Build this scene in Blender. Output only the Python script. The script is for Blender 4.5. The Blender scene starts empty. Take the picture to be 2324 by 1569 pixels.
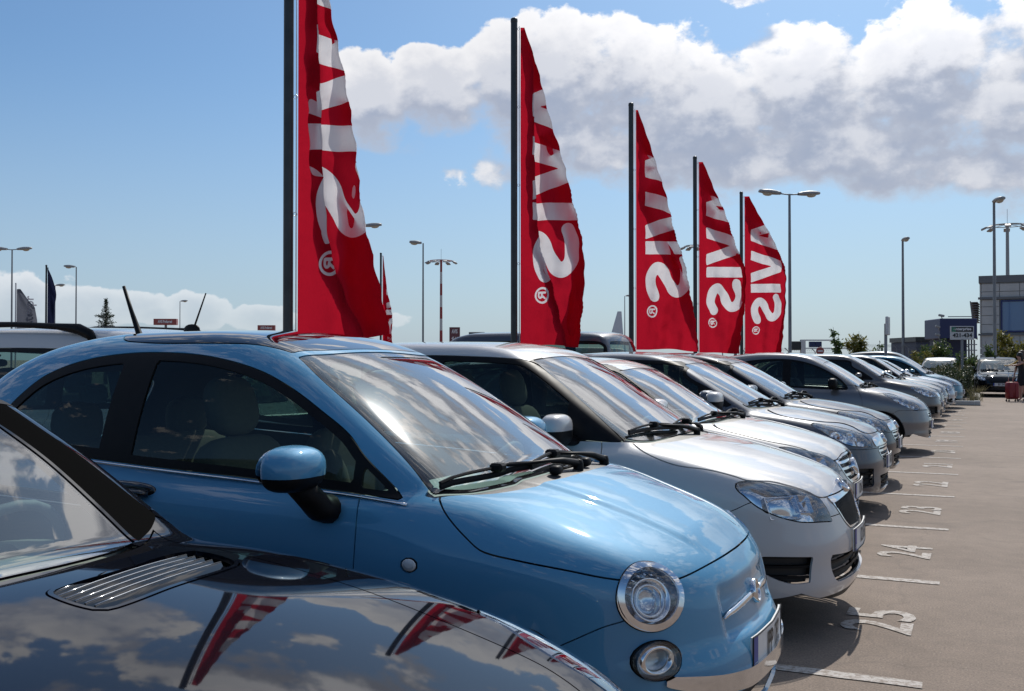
import bpy, bmesh, math, random
import numpy as np
from mathutils import Matrix, Vector
random.seed(7); RNG = np.random.default_rng(7)
SC = bpy.context.scene
COL = SC.collection
# ----------------------------- camera -----------------------------
cam_d = bpy.data.cameras.new('camera'); cam = bpy.data.objects.new('camera', cam_d); COL.objects.link(cam); SC.camera = cam
cam_d.sensor_width = 36; cam_d.lens = 2288/2324*36; cam_d.clip_start = .05; cam_d.clip_end = 3000
YAW, PITCH = math.radians(24.8), math.atan(30.5/2288)
cam.location = (0, 0, 1.39); cam.rotation_euler = (math.pi/2+PITCH, 0, YAW)
# ----------------------------- sky and sun -----------------------------
SUN = Vector((-.035, .70, .712)).normalized(); EL = math.asin(SUN.z); AZ = math.atan2(SUN.x, SUN.y)
def build_world():
    w = bpy.data.worlds.new('World'); SC.world = w; w.use_nodes = True; nt = w.node_tree; nt.nodes.clear(); L = nt.links.new
    def n(t, **k): return N_(nt, t, **k)
    def mth(op, a, b=None, c=None, clamp=False):
        q = n('ShaderNodeMath', operation=op, use_clamp=clamp)
        for i, v in enumerate((a, b, c)):
            if v is None: continue
            if isinstance(v, (int, float)): q.inputs[i].default_value = v
            else: L(v, q.inputs[i])
        return q.outputs[0]
    def rng(v, a, b, c, d, smooth=True):
        q = n('ShaderNodeMapRange', interpolation_type='SMOOTHSTEP' if smooth else 'LINEAR'); L(v, q.inputs[0])
        for i, x in enumerate((a, b, c, d)): q.inputs[i+1].default_value = x
        return q.outputs[0]
    def mix(f, a, b):
        q = n('ShaderNodeMix', data_type='RGBA')
        if isinstance(f, (int, float)): q.inputs[0].default_value = f
        else: L(f, q.inputs[0])
        for i, v in ((6, a), (7, b)):
            if isinstance(v, tuple): q.inputs[i].default_value = (*v, 1)
            else: L(v, q.inputs[i])
        return q.outputs[2]
    out = n('ShaderNodeOutputWorld'); bg = n('ShaderNodeBackground'); bg.inputs[1].default_value = SKY_STR; L(bg.outputs[0], out.inputs[0])
    sky = n('ShaderNodeTexSky', sky_type='NISHITA', sun_disc=False, sun_elevation=EL, sun_rotation=AZ, altitude=50., air_density=1.0, dust_density=1.2, ozone_density=2.0)
    tc = n('ShaderNodeTexCoord'); sep = n('ShaderNodeSeparateXYZ'); L(tc.outputs['Generated'], sep.inputs[0]); x, y, z = sep.outputs
    # azimuth right of the sight line and elevation, in radians
    c, s = math.cos(YAW), math.sin(YAW)
    fw = mth('ADD', mth('MULTIPLY', x, -s), mth('MULTIPLY', y, c)); rt = mth('ADD', mth('MULTIPLY', x, c), mth('MULTIPLY', y, s))
    az = mth('ARCTAN2', rt, fw); el = mth('ARCSINE', z)
    def warp(scale, detail, rough, dz=0., w=0.):
        mp = n('ShaderNodeMapping'); L(tc.outputs['Generated'], mp.inputs[0]); mp.inputs['Scale'].default_value = (1, 1, 1.35); mp.inputs['Location'].default_value = (w, w*.7, w*.3+dz)
        nz = n('ShaderNodeTexNoise', i_Scale=scale, i_Detail=detail, i_Roughness=rough); L(mp.outputs[0], nz.inputs['Vector']); return nz.outputs['Fac']
    def puffs(dz):
        """cloud field: banks laid out in azimuth/elevation, broken up by noise"""
        f = None
        for (a, e, ra, re, pk) in CLOUDS:
            da = mth('MULTIPLY', mth('SUBTRACT', az, a), 1/ra); de = mth('MULTIPLY', mth('SUBTRACT', mth('ADD', el, dz), e), 1/re)
            q = mth('SUBTRACT', pk, mth('ADD', mth('MULTIPLY', da, da), mth('MULTIPLY', de, de)))
            f = q if f is None else mth('MAXIMUM', f, q)
        n1 = warp(9.0, 9., .56, dz*1.35, 3.); n2 = warp(3.2, 4., .5, dz*1.35, 7.)
        n3 = warp(34.0, 7., .55, dz*1.35, 11.); f = mth('ADD', mth('MULTIPLY', mth('MAXIMUM', f, -1.6), 1.35), mth('ADD', mth('MULTIPLY', mth('SUBTRACT', n1, .5), 2.5), mth('MULTIPLY', mth('SUBTRACT', n3, .5), 2.1)))
        # broken cumulus over the rest of the sky
        g = mth('ADD', mth('ADD', mth('MULTIPLY', mth('SUBTRACT', n2, .465), 4.), mth('MULTIPLY', mth('SUBTRACT', n1, .51), 5.5)), mth('MULTIPLY', mth('SUBTRACT', n3, .5), 2.4))
        infr = mth('MULTIPLY', rng(mth('ABSOLUTE', az), .62, .85, 1, 0), rng(el, .335, .385, 1, 0))   # where the banks are placed one by one
        g = mth('SUBTRACT', g, mth('MULTIPLY', infr, 6.))
        g = mth('SUBTRACT', mth('SUBTRACT', g, rng(el, .0, .12, .8, 0.)), rng(y, -.1, -.7, 0., 1.1))
        return mth('MAXIMUM', f, g), n1
    d0, n1 = puffs(0.); d1, _ = puffs(.035)
    lit = rng(mth('SUBTRACT', d0, d1), -.30, .95, 0, 1)            # upper rims towards the sun
    mk = n('ShaderNodeMix', data_type='FLOAT'); L(lit, mk.inputs[0]); L(rng(d0, -.15, 1.0, 0, 1), mk.inputs[2]); L(rng(d0, -.03, .26, 0, 1), mk.inputs[3]); mask = mk.outputs[0]
    thick = rng(d0, .15, 1.5, 0, 1)
    lit2 = mth('MULTIPLY', lit, mth('SUBTRACT', 1.0, mth('MULTIPLY', thick, .45)))
    k = 1/SKY_STR
    sun_d = n('ShaderNodeVectorMath', operation='DOT_PRODUCT'); L(tc.outputs['Generated'], sun_d.inputs[0]); sun_d.inputs[1].default_value = SUN
    glow = rng(sun_d.outputs['Value'], .82, 1.0, 0., 1.)
    lo = mix(thick, tuple(v*k for v in CL_MID), tuple(v*k for v in CL_DARK)); hi = mix(lit2, lo, tuple(v*k for v in CL_LIT))
    hi2 = mix(glow, hi, mix(lit, tuple(v*k*1.05 for v in CL_MID), tuple(v*k*1.9 for v in CL_LIT)))
    skyc = mix(.0, sky.outputs[0], sky.outputs[0])
    tint = n('ShaderNodeMix', data_type='RGBA', blend_type='MULTIPLY'); tint.inputs[0].default_value = 1.; L(sky.outputs[0], tint.inputs[6]); tint.inputs[7].default_value = (*SKY_TINT, 1)
    hz = rng(el, -.02, .30, .85, 0.)
    base = mix(mth('MULTIPLY', hz, .75), tint.outputs[2], tuple(v*k for v in HORIZON))
    ff = mth('MULTIPLY', mask, rng(el, -.01, .14, .12, .95))
    L(mix(ff, base, hi2), bg.inputs[0])
SKY_STR = .1
SKY_TINT = (.62, .84, 1.01)
HORIZON = (.46, .555, .69)
CL_DARK, CL_MID, CL_LIT = (.37, .42, .54), (.52, .54, .61), (.93, .92, .93)
def AE(px, py, rx, ry, pk=1.): return (math.atan((px-1162)/2288), math.atan((815-py)/2288/math.hypot(1, (px-1162)/2288)), rx/2288, ry/2288, pk)
# banks: centre and half size given in 1/2288 rad steps from the sight line
CLOUDS = [AE(*c) for c in [(850, 230, 110, 105), (990, 205, 150, 105), (1210, 170, 190, 150), (1400, 200, 230, 175), (1600, 270, 240, 165), (1830, 230, 190, 200), (2090, 200, 190, 190), (2330, 250, 200, 190),
    (1330, 330, 260, 90), (1750, 360, 440, 70), (2200, 375, 320, 75), (940, 330, 90, 50, .12), (1030, 398, 80, 50, .12), (1130, 385, 80, 60, .6), (860, 300, 80, 60, .6),
    (20, 690, 170, 60), (200, 700, 160, 48), (340, 715, 90, 30, .6), (450, 712, 80, 46, .9), (600, 725, 110, 34, .8), (880, 725, 110, 26, .4), (-200, 660, 300, 60), (2700, 150, 500, 260), (1690, -10, 180, 40, .15), (1480, 400, 200, 50, .7), (1900, 325, 460, 95), (1300, -450, 300, 110), (1750, -520, 380, 130), (1750, -240, 260, 110, .8), (2150, -330, 260, 120, .8), (300, -260, 420, 150, .9), (1000, -200, 120, 60, .5), (1400, -800, 600, 120), (800, -600, 300, 90), (2300, -700, 300, 160)]]
EXPOSURE = 0.
SC.view_settings.view_transform = 'Standard'; SC.view_settings.look = 'None'; SC.view_settings.exposure = EXPOSURE; SC.view_settings.gamma = 1; SC.view_settings.use_curve_mapping = False
SC.render.engine = 'CYCLES'; SC.cycles.max_bounces = 12; SC.cycles.transparent_max_bounces = 24; SC.cycles.glossy_bounces = 6; SC.cycles.sample_clamp_indirect = 6; SC.cycles.caustics_reflective = False; SC.cycles.caustics_refractive = False; SC.cycles.blur_glossy = .3
SC.cycles.use_denoising = True
sl = bpy.data.lights.new('sun', 'SUN'); sl.energy = 3.6; sl.angle = math.radians(.53); sl.color = (1., .955, .88)
so = bpy.data.objects.new('sun', sl); COL.objects.link(so); so.rotation_euler = SUN.to_track_quat('Z', 'Y').to_euler(); so.location = (0, 0, 30)
# ======================= CORE: numeric car-body surfaces =======================
def pchip_tab(pts, sig=0.0, n=2400):
    """smooth table through points (monotone cubic), optionally gaussian-smoothed"""
    pts = np.array(sorted(pts), float); x, y = pts[:, 0], pts[:, 1]
    if len(x) == 2:
        m = np.array([(y[1]-y[0])/(x[1]-x[0])]*2)
    else:
        h = np.diff(x); d = np.diff(y)/h; m = np.zeros_like(x)
        for i in range(1, len(x)-1):
            if d[i-1]*d[i] > 0:
                w1 = 2*h[i]+h[i-1]; w2 = h[i]+2*h[i-1]
                m[i] = (w1+w2)/(w1/d[i-1]+w2/d[i])
        m[0] = d[0]; m[-1] = d[-1]
    X = np.linspace(x[0]-1.5, x[-1]+1.5, n)
    i = np.clip(np.searchsorted(x, X)-1, 0, len(x)-2)
    h = x[i+1]-x[i]; t = (X-x[i])/h
    Y = (2*t**3-3*t**2+1)*y[i]+(t**3-2*t**2+t)*h*m[i]+(-2*t**3+3*t**2)*y[i+1]+(t**3-t**2)*h*m[i+1]
    Y = np.where(X < x[0], y[0]+(X-x[0])*m[0], Y); Y = np.where(X > x[-1], y[-1]+(X-x[-1])*m[-1], Y)
    if sig > 0:
        dx = X[1]-X[0]; k = int(3*sig/dx)+1
        g = np.exp(-0.5*((np.arange(-k, k+1)*dx)/sig)**2); g /= g.sum()
        P = np.concatenate([Y[0]+(np.arange(-k, 0))*(Y[1]-Y[0]), Y, Y[-1]+(np.arange(1, k+1))*(Y[-1]-Y[-2])])
        Y = np.convolve(P, g, 'valid')
    return X, Y, np.gradient(Y, X)

class Crv:
    def __init__(s, pts, sig=0.03): s.X, s.Y, s.D = pchip_tab(pts, sig)
    def __call__(s, x): return np.interp(x, s.X, s.Y)
    def d(s, x): return np.interp(x, s.X, s.D)

def smax(a, b, r):
    h = np.maximum(r-np.abs(a-b), 0)/r
    return np.maximum(a, b)+h*h*h*r/6
def smin(a, b, r): return -smax(-a, -b, r)

class Body:
    """implicit car body: smooth intersections of ruled sheets, nose at x=0, tail at x=-L"""
    def __init__(s, sp):
        s.sp = sp; g = sp.get
        s.L, s.W, s.H = sp['L'], sp['W'], sp['H']
        sg = g('sig', 0.04)
        s.zt = Crv(sp['deck'], sg); s.cr = Crv(g('crown', [(-5, .1), (0, .1)]), .05)
        s.ys = Crv(sp['plan'], .06); s.sec = Crv(sp['sec'], g('secsig', .03))
        s.xn = Crv(sp['nose'], g('nosesig', .025)); s.sw = Crv(sp['sweep'], .03)
        s.xr = Crv(sp['tail'], .04); s.swr = Crv(sp['tailsweep'], .03)
        s.gz = Crv(sp['green'], g('gsig', .05)); s.gy = Crv(sp['gplan'], .08); s.tum = Crv(sp['tumble'], .04)
        s.bow = Crv(g('bow', [(-5, -.15), (-2.5, -.1), (-1.8, .0), (-1.5, .12), (0, .12)]), .15)
        s.rc = g('roofcrown', .08); s.zb = g('zb', .2)
        s.r_sh, s.r_n, s.r_g, s.r_b = g('r_sh', .16), g('r_n', .14), g('r_g', .14), g('r_b', .03)
        s.rnf = g('r_nf', .2)
        s.bumps = g('bumps', [])
    def F(s, x, y, z):
        yy = np.abs(y)
        zt = s.zt(x)
        top = (z-(zt-s.cr(x)*yy*yy))/np.sqrt(1+s.zt.d(x)**2)
        side = yy-(s.ys(x)-s.sec(z))
        sw = s.sw(yy)
        nose = (x-(s.xn(z)-sw))/np.sqrt(1+s.sw.d(yy)**2+np.minimum(s.xn.d(z)**2, 4))
        rear = ((s.xr(z)+s.swr(yy))-x)/np.sqrt(1+s.swr.d(yy)**2+np.minimum(s.xr.d(z)**2, 4))
        low = smax(top, side, s.r_sh); low = smax(low, nose, s.rnf if s.rnf else s.r_n)
        low = smax(low, rear, .16); low = smax(low, s.zb-z, .06)
        xs = x+s.bow(x)*yy*yy
        roof = (z-(s.gz(xs)-s.rc*yy*yy))/np.sqrt(1+np.minimum(s.gz.d(xs)**2, 9))
        gs = (yy-(s.gy(x)-s.tum(z)))/1.05
        gr = np.maximum(smax(roof, gs, s.r_g), .74-z)
        f = smin(low, gr, s.r_b)
        for b in s.bumps: f = f-b(x, yy, z)
        return f
    def grad(s, P):
        e = 1e-3; x, y, z = P.T
        G = np.stack([s.F(x+e, y, z)-s.F(x-e, y, z), s.F(x, y+e, z)-s.F(x, y-e, z), s.F(x, y, z+e)-s.F(x, y, z-e)], 1)
        return G/np.maximum(np.linalg.norm(G, axis=1, keepdims=True), 1e-9)
    def mesh(s, res):
        L, w, H = s.L, s.W/2+.02, s.H+.02
        z0 = s.zb
        ni, nj, nk = int(L/res), int(w/res), int((H-z0)/res)
        faces = []
        I, J, K = np.arange(ni+1), np.arange(-nj, nj+1), np.arange(nk+1)
        def quads(A):   # A: grid (a,b,3) ints
            a = A[:-1, :-1]; b = A[1:, :-1]; c = A[1:, 1:]; d = A[:-1, 1:]
            return np.stack([a, b, c, d], 2).reshape(-1, 4, 3)
        def grid(u, v, f):
            U, V = np.meshgrid(u, v, indexing='ij'); return f(U, V)
        st = lambda *a: np.stack(a, -1)
        faces.append(quads(grid(I, J, lambda U, V: st(U, V, 0*U+nk))))
        faces.append(quads(grid(I, K, lambda U, V: st(U, 0*U-nj, V))))
        faces.append(quads(grid(K, I, lambda U, V: st(V, 0*U+nj, U))))
        faces.append(quads(grid(J, K, lambda U, V: st(0*U+ni, U, V))))
        faces.append(quads(grid(K, J, lambda U, V: st(0*U, V, U))))
        Q = np.concatenate(faces); flat = Q.reshape(-1, 3)
        key = flat[:, 0]*10000000+(flat[:, 1]+nj)*10000+flat[:, 2]
        _, idx, inv = np.unique(key, return_index=True, return_inverse=True)
        V = flat[idx]; q = inv.reshape(-1, 4)
        P = np.stack([-L+V[:, 0]*(L/ni), V[:, 1]*(w/nj), z0+V[:, 2]*((H-z0)/nk)], 1)
        a = np.stack([np.clip(P[:, 0], -L+.75, -.62), np.clip(P[:, 1], -.3, .3), np.clip(P[:, 2], .45, .68)], 1)
        D = P-a
        lo = np.full(len(P), .0); hi = np.full(len(P), 2.2)
        for _ in range(26):
            m = (lo+hi)/2; X = a+D*m[:, None]
            f = s.F(X[:, 0], X[:, 1], X[:, 2]); ins = f < 0
            lo = np.where(ins, m, lo); hi = np.where(ins, hi, m)
        X = a+D*((lo+hi)/2)[:, None]
        X[np.abs(P[:, 1]) < 1e-6, 1] = 0
        tri = np.concatenate([q[:, [0, 1, 2]], q[:, [0, 2, 3]]])
        return X, tri
    def raycast(s, o, d, tmax=12.0, tmin=.5, steps=2400):
        """first surface hit of rays (N,3); returns hit points (nan when missed)"""
        T = np.linspace(tmin, tmax, steps); out = np.full(o.shape, np.nan)
        for n in range(len(o)):
            X = o[n]+d[n]*T[:, None]
            inb = (X[:, 0] > -s.L-.2) & (X[:, 0] < .1) & (np.abs(X[:, 1]) < s.W) & (X[:, 2] < s.H+.1) & (X[:, 2] > s.zb-.05)
            f = np.where(inb, s.F(X[:, 0], X[:, 1], X[:, 2]), 1)
            k = np.argmax(f < 0)
            if f[k] < 0:
                a, b = T[max(k-1, 0)], T[k]
                for _ in range(20):
                    m = (a+b)/2; p = o[n]+d[n]*m
                    if s.F(p[0], p[1], p[2]) < 0: b = m
                    else: a = m
                out[n] = o[n]+d[n]*a
        return out

def smooth_poly(pts, n=10, closed=True):
    """catmull-rom through points; a point given as (u,v,1) is a sharp corner"""
    P = np.array([p[:2] for p in pts], float); C = [len(p) > 2 for p in pts]; N = len(P); out = []
    for i in range(N if closed else N-1):
        p1, p2 = P[i], P[(i+1) % N]
        p0 = P[i-1] if (i > 0 or closed) else 2*p1-p2
        p3 = P[(i+2) % N] if (i+2 < N or closed) else 2*p2-p1
        if C[i]: p0 = 2*p1-p2
        if C[(i+1) % N]: p3 = 2*p2-p1
        # centripetal-ish tangents limited to segment length
        l = np.linalg.norm(p2-p1)
        def tan(a, b, c):
            t = (c-a); L = np.linalg.norm(t)
            return t/L*l if L > 1e-9 else t
        m1 = tan(p0, p1, p2); m2 = tan(p1, p2, p3)
        t = np.linspace(0, 1, n, endpoint=False)[:, None]
        out.append((2*t**3-3*t**2+1)*p1+(t**3-2*t**2+t)*m1+(-2*t**3+3*t**2)*p2+(t**3-t**2)*m2)
    out = np.concatenate(out)
    if not closed: out = np.vstack([out, P[-1]])
    return out

def sdf_poly(U, poly, margin=.06):
    """signed distance (negative inside) of points U (N,2) to closed polygon"""
    lo, hi = poly.min(0)-margin, poly.max(0)+margin
    near = np.all((U > lo) & (U < hi), axis=1); out = np.full(len(U), 1.0)
    q = U[near]
    if len(q) == 0: return out
    A = poly; B = np.roll(poly, -1, 0); best = np.full(len(q), 1e9); inside = np.zeros(len(q), bool)
    for a, b in zip(A, B):
        ab = b-a; l2 = ab@ab
        if l2 < 1e-14: continue
        t = np.clip(((q-a)@ab)/l2, 0, 1)
        dd = q-(a+t[:, None]*ab); best = np.minimum(best, (dd*dd).sum(1))
        c = ((a[1] > q[:, 1]) != (b[1] > q[:, 1]))
        with np.errstate(divide='ignore', invalid='ignore'):
            xi = a[0]+(q[:, 1]-a[1])*(b[0]-a[0])/(b[1]-a[1])
        inside ^= c & (q[:, 0] < xi)
    out[near] = np.where(inside, -1, 1)*np.sqrt(best)
    return out

class TriMesh:
    """triangle soup with vertex attributes, per-face labels, exact splitting along iso-lines"""
    def __init__(s, V, N, T): s.V, s.N, s.T = V, N, T; s.lab = np.zeros(len(T), int); s.names = ['body']
    def label(s, name):
        if name not in s.names: s.names.append(name)
        return s.names.index(name)
    def split(s, phi, mask):
        """split faces in mask where phi changes sign; returns phi on the new vertex set"""
        phi = np.where(np.abs(phi) < 1e-5, 1e-5, phi)
        T = s.T; pos = phi[T] > 0; k = pos.sum(1)
        cut = mask & (k > 0) & (k < 3)
        if not cut.any(): return phi
        Tc = T[cut]; pc = pos[cut]; lc = s.lab[cut]; kc = k[cut]
        odd = np.where(kc[:, None] == 1, pc, ~pc)        # the lone vertex
        j = odd.argmax(1); r = np.arange(len(Tc))
        a = Tc[r, j]; b = Tc[r, (j+1) % 3]; c = Tc[r, (j+2) % 3]
        E = np.concatenate([np.stack([a, b], 1), np.stack([a, c], 1)]); E.sort(axis=1)
        key = E[:, 0].astype(np.int64)*len(s.V)*4+E[:, 1]
        _, idx, inv = np.unique(key, return_index=True, return_inverse=True)
        Eu = E[idx]; p0, p1 = phi[Eu[:, 0]], phi[Eu[:, 1]]
        t = np.clip(p0/(p0-p1), .001, .999)[:, None]
        nV = s.V[Eu[:, 0]]*(1-t)+s.V[Eu[:, 1]]*t; nN = s.N[Eu[:, 0]]*(1-t)+s.N[Eu[:, 1]]*t
        nN /= np.maximum(np.linalg.norm(nN, axis=1, keepdims=True), 1e-9)
        base = len(s.V); m = base+inv[:len(Tc)]; n = base+inv[len(Tc):]
        s.V = np.vstack([s.V, nV]); s.N = np.vstack([s.N, nN])
        new = np.concatenate([np.stack([a, m, n], 1), np.stack([m, b, c], 1), np.stack([m, c, n], 1)])
        # neighbours not in mask keep the long edge: harmless hairline
        s.T = np.vstack([T[~cut], new]); s.lab = np.concatenate([s.lab[~cut], lc, lc, lc])
        return np.concatenate([phi, np.zeros(len(nV))])
    def region(s, fphi, name, hosts=('body',), gap=0.0, cond=None):
        """relabel the faces of hosts where fphi(V)<0; a band of +-gap round the border is removed"""
        hl = [s.names.index(h) for h in hosts if h in s.names]
        for off in ((-gap, gap) if gap > 0 else (0.0,)):
            phi = fphi(s.V)+off
            m = np.isin(s.lab, hl)
            if cond is not None: m &= cond(s.V[s.T].mean(1))
            s.split(phi, m)
        phi = fphi(s.V); c = phi[s.T].mean(1); m = np.isin(s.lab, hl)
        if cond is not None: m &= cond(s.V[s.T].mean(1))
        L = s.label(name)
        ins = m & (c < -gap); kill = m & (np.abs(c) <= gap) if gap > 0 else np.zeros(len(c), bool)
        s.lab[ins] = L
        keep = ~kill; s.T = s.T[keep]; s.lab = s.lab[keep]
    def refine(s, name, times=1):
        if name not in s.names: return
        for _ in range(times):
            m = s.lab == s.names.index(name); T = s.T[m]
            if not len(T): return
            E = np.concatenate([T[:, [0, 1]], T[:, [1, 2]], T[:, [2, 0]]]); k = np.sort(E, axis=1); key = k[:, 0].astype(np.int64)*len(s.V)*4+k[:, 1]
            _, idx, inv = np.unique(key, return_index=True, return_inverse=True); Eu = k[idx]; b = len(s.V)
            nN = s.N[Eu].mean(1); nN /= np.maximum(np.linalg.norm(nN, axis=1, keepdims=True), 1e-9)
            s.V = np.vstack([s.V, s.V[Eu].mean(1)]); s.N = np.vstack([s.N, nN]); n = len(T); ab, bc, ca = b+inv[:n], b+inv[n:2*n], b+inv[2*n:]
            new = np.concatenate([np.stack(q, 1) for q in ((T[:, 0], ab, ca), (ab, T[:, 1], bc), (ca, bc, T[:, 2]), (ab, bc, ca))])
            l = s.names.index(name); s.T = np.vstack([s.T[~m], new]); s.lab = np.concatenate([s.lab[~m], np.full(len(new), l)])
    def get(s, name, side=0):
        if name not in s.names: return None
        m = s.lab == s.names.index(name)
        if side: m &= (s.V[s.T][:, :, 1].mean(1)*side > 0)
        if not m.any(): return None
        T = s.T[m]; u, inv = np.unique(T, return_inverse=True)
        return s.V[u], s.N[u], inv.reshape(-1, 3)

def add_lip(V, N, T, depth):
    """fold the free border of a panel inwards"""
    if depth <= 0: return V, N, T
    E = np.concatenate([T[:, [0, 1]], T[:, [1, 2]], T[:, [2, 0]]])
    key = np.sort(E, axis=1); k = key[:, 0].astype(np.int64)*len(V)+key[:, 1]
    u, idx, cnt = np.unique(k, return_index=True, return_counts=True)
    B = E[idx[cnt == 1]]
    if len(B) == 0: return V, N, T
    vb = np.unique(B); mp = -np.ones(len(V), int); mp[vb] = len(V)+np.arange(len(vb))
    nv = V[vb]-N[vb]*depth
    # separate copies of the border so the fold is a crisp edge
    mp2 = -np.ones(len(V), int); mp2[vb] = len(V)+len(vb)+np.arange(len(vb))
    V2 = np.vstack([V, nv, V[vb]]); a, b = B[:, 0], B[:, 1]
    fn = np.zeros((len(vb), 3)); 
    q = np.stack([mp2[b], mp2[a], mp[a], mp[b]], 1)
    e = V[b]-V[a]; out = np.cross(e, N[a]); out /= np.maximum(np.linalg.norm(out, axis=1, keepdims=True), 1e-9)
    ix = mp[a]-len(V); np.add.at(fn, ix, out); ix = mp[b]-len(V); np.add.at(fn, ix, out)
    fn /= np.maximum(np.linalg.norm(fn, axis=1, keepdims=True), 1e-9)
    N2 = np.vstack([N, fn, fn])
    return V2, N2, np.vstack([T, q[:, [0, 1, 2]], q[:, [0, 2, 3]]])

def proj(kind):
    if kind == 'side': return lambda V: V[:, [0, 2]]
    if kind == 'top': return lambda V: np.stack([V[:, 0], np.abs(V[:, 1])], 1)
    if kind == 'front': return lambda V: np.stack([np.abs(V[:, 1]), V[:, 2]], 1)
    if kind[0] == 'axis':   # ('axis', centre, direction)
        c, d = np.array(kind[1], float), np.array(kind[2], float); d /= np.linalg.norm(d)
        u = np.cross([0, 0, 1], d); u /= np.linalg.norm(u); v = np.cross(d, u)
        return lambda V: np.stack([(np.stack([V[:, 0], np.abs(V[:, 1]), V[:, 2]], 1)-c)@u, (np.stack([V[:, 0], np.abs(V[:, 1]), V[:, 2]], 1)-c)@v], 1)
def curve_phi(kind, pts, smooth=True, n=10):
    poly = smooth_poly(pts, n) if smooth else np.array(pts, float)
    if kind in ('top', 'front') and poly.shape[1] == 2:
        pass
    pr = proj(kind)
    return lambda V: sdf_poly(pr(V), poly)
# ===================== END CORE =====================
# ======================= SPECS =======================
def sst(t):
    t = np.clip(t, 0, 1); return t*t*(3-2*t)
def blob(cx, cy, cz, rx, ry, rz, amp):
    return lambda x, y, z: amp*np.exp(-(((x-cx)/rx)**2+((y-cy)/ry)**2+((z-cz)/rz)**2))
def arch(cx, R, amp, w=.05, cz=.3):
    return lambda x, y, z: amp*np.exp(-((np.hypot(x-cx, z-cz)-R)/w)**2)*(y > .3)
SP = {}
SP['fiat'] = dict(L=3.55, W=1.63, H=1.49, zb=.2,
    deck=[(-5, 1.0), (-3.3, 1.0), (-2.6, 1.03), (-1.9, 1.0), (-1.3, .985), (-1.05, 1.0), (-.8, .98), (-.5, .905), (-.3, .83), (-.15, .755), (-.05, .69), (0.3, .45)],
    crown=[(-5, .1), (-1.2, .10), (-.6, .13), (-.2, .15), (.1, .15)],
    plan=[(-3.7, .74), (-3.0, .80), (-2.4, .815), (-1.2, .815), (-.7, .80), (-.3, .755), (0, .70)],
    sec=[(.1, .06), (.3, .02), (.5, .0), (.7, .005), (.85, .03), (.95, .055), (1.05, .09), (1.4, .2)],
    nose=[(.1, -.06), (.22, -.02), (.32, 0), (.42, 0), (.5, -.035), (.62, -.05), (.72, -.065), (.8, -.12), (.9, -.3), (1.2, -.9)],
    sweep=[(0, 0), (.2, .012), (.4, .06), (.55, .14), (.65, .23), (.75, .38), (.85, .6)],
    tail=[(.1, -3.5), (.4, -3.55), (.6, -3.52), (.8, -3.46), (1.0, -3.40), (1.3, -3.2)],
    tailsweep=[(0, 0), (.4, .04), (.6, .12), (.75, .26), (.85, .5)],
    green=[(-3.6, .95), (-3.5, 1.12), (-3.38, 1.26), (-3.2, 1.385), (-2.95, 1.468), (-2.6, 1.51), (-2.2, 1.515), (-1.95, 1.505), (-1.72, 1.455), (-1.5, 1.36), (-1.2, 1.182), (-.92, 1.0), (-.6, .79)],
    gplan=[(-3.6, .62), (-3.2, .68), (-2.6, .72), (-2.0, .725), (-1.2, .715), (-.9, .70)],
    tumble=[(.9, -.01), (1.0, .01), (1.2, .07), (1.4, .16), (1.5, .22)],
    r_sh=.16, r_g=.16, r_nf=.18,
    bumps=[lambda x, y, z: -.016*sst((.375-y)/.05)*sst((z-.485)/.018)*sst((.665-z)/.06)*sst((x+.35)/.1),
           lambda x, y, z: .010*sst((.30+.10*np.clip((-x-.2)/.6, 0, 1)-y)/.05)*sst((z-.70)/.06)*sst((x+.95)/.12)*sst((-.16-x)/.10),
           lambda x, y, z: .012*np.exp(-((x+.27)/.16)**2-((y-.60)/.14)**2-((z-.67)/.15)**2)])
SP['fabia'] = dict(L=3.99, W=1.65, H=1.5, zb=.15,
    deck=[(-5, .98), (-3.8, .98), (-2.6, 1.0), (-1.5, .97), (-1.15, .985), (-.85, .945), (-.5, .87), (-.25, .80), (-.12, .745), (0, .66), (.3, .4)],
    crown=[(-5, .1), (-1.2, .09), (-.6, .09), (-.2, .12), (.1, .12)],
    plan=[(-4.1, .72), (-3.4, .79), (-2.6, .82), (-1.2, .82), (-.7, .81), (-.3, .78), (0, .74)],
    sec=[(.1, .07), (.3, .02), (.5, .0), (.7, .005), (.85, .03), (.95, .055), (1.05, .09), (1.4, .2)],
    nose=[(.1, -.09), (.2, -.03), (.27, 0), (.36, -.008), (.45, 0), (.55, -.02), (.7, -.04), (.76, -.07), (.84, -.16), (.95, -.4), (1.2, -.9)],
    sweep=[(0, 0), (.2, .01), (.4, .045), (.55, .10), (.65, .17), (.75, .30), (.85, .55)],
    tail=[(.1, -3.9), (.4, -3.98), (.7, -3.97), (1.0, -3.9), (1.3, -3.75)],
    tailsweep=[(0, 0), (.4, .03), (.6, .09), (.75, .22), (.85, .5)],
    green=[(-4.1, .8), (-3.95, 1.0), (-3.75, 1.32), (-3.6, 1.42), (-3.2, 1.475), (-2.6, 1.5), (-2.1, 1.495), (-1.85, 1.465), (-1.6, 1.355), (-1.3, 1.17), (-1.0, .98), (-.7, .8)],
    gplan=[(-4.1, .60), (-3.6, .66), (-3.0, .70), (-2.2, .725), (-1.3, .725), (-.9, .71)],
    tumble=[(.9, -.01), (1.0, .01), (1.2, .06), (1.4, .13), (1.5, .17)], r_g=.12)
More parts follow.
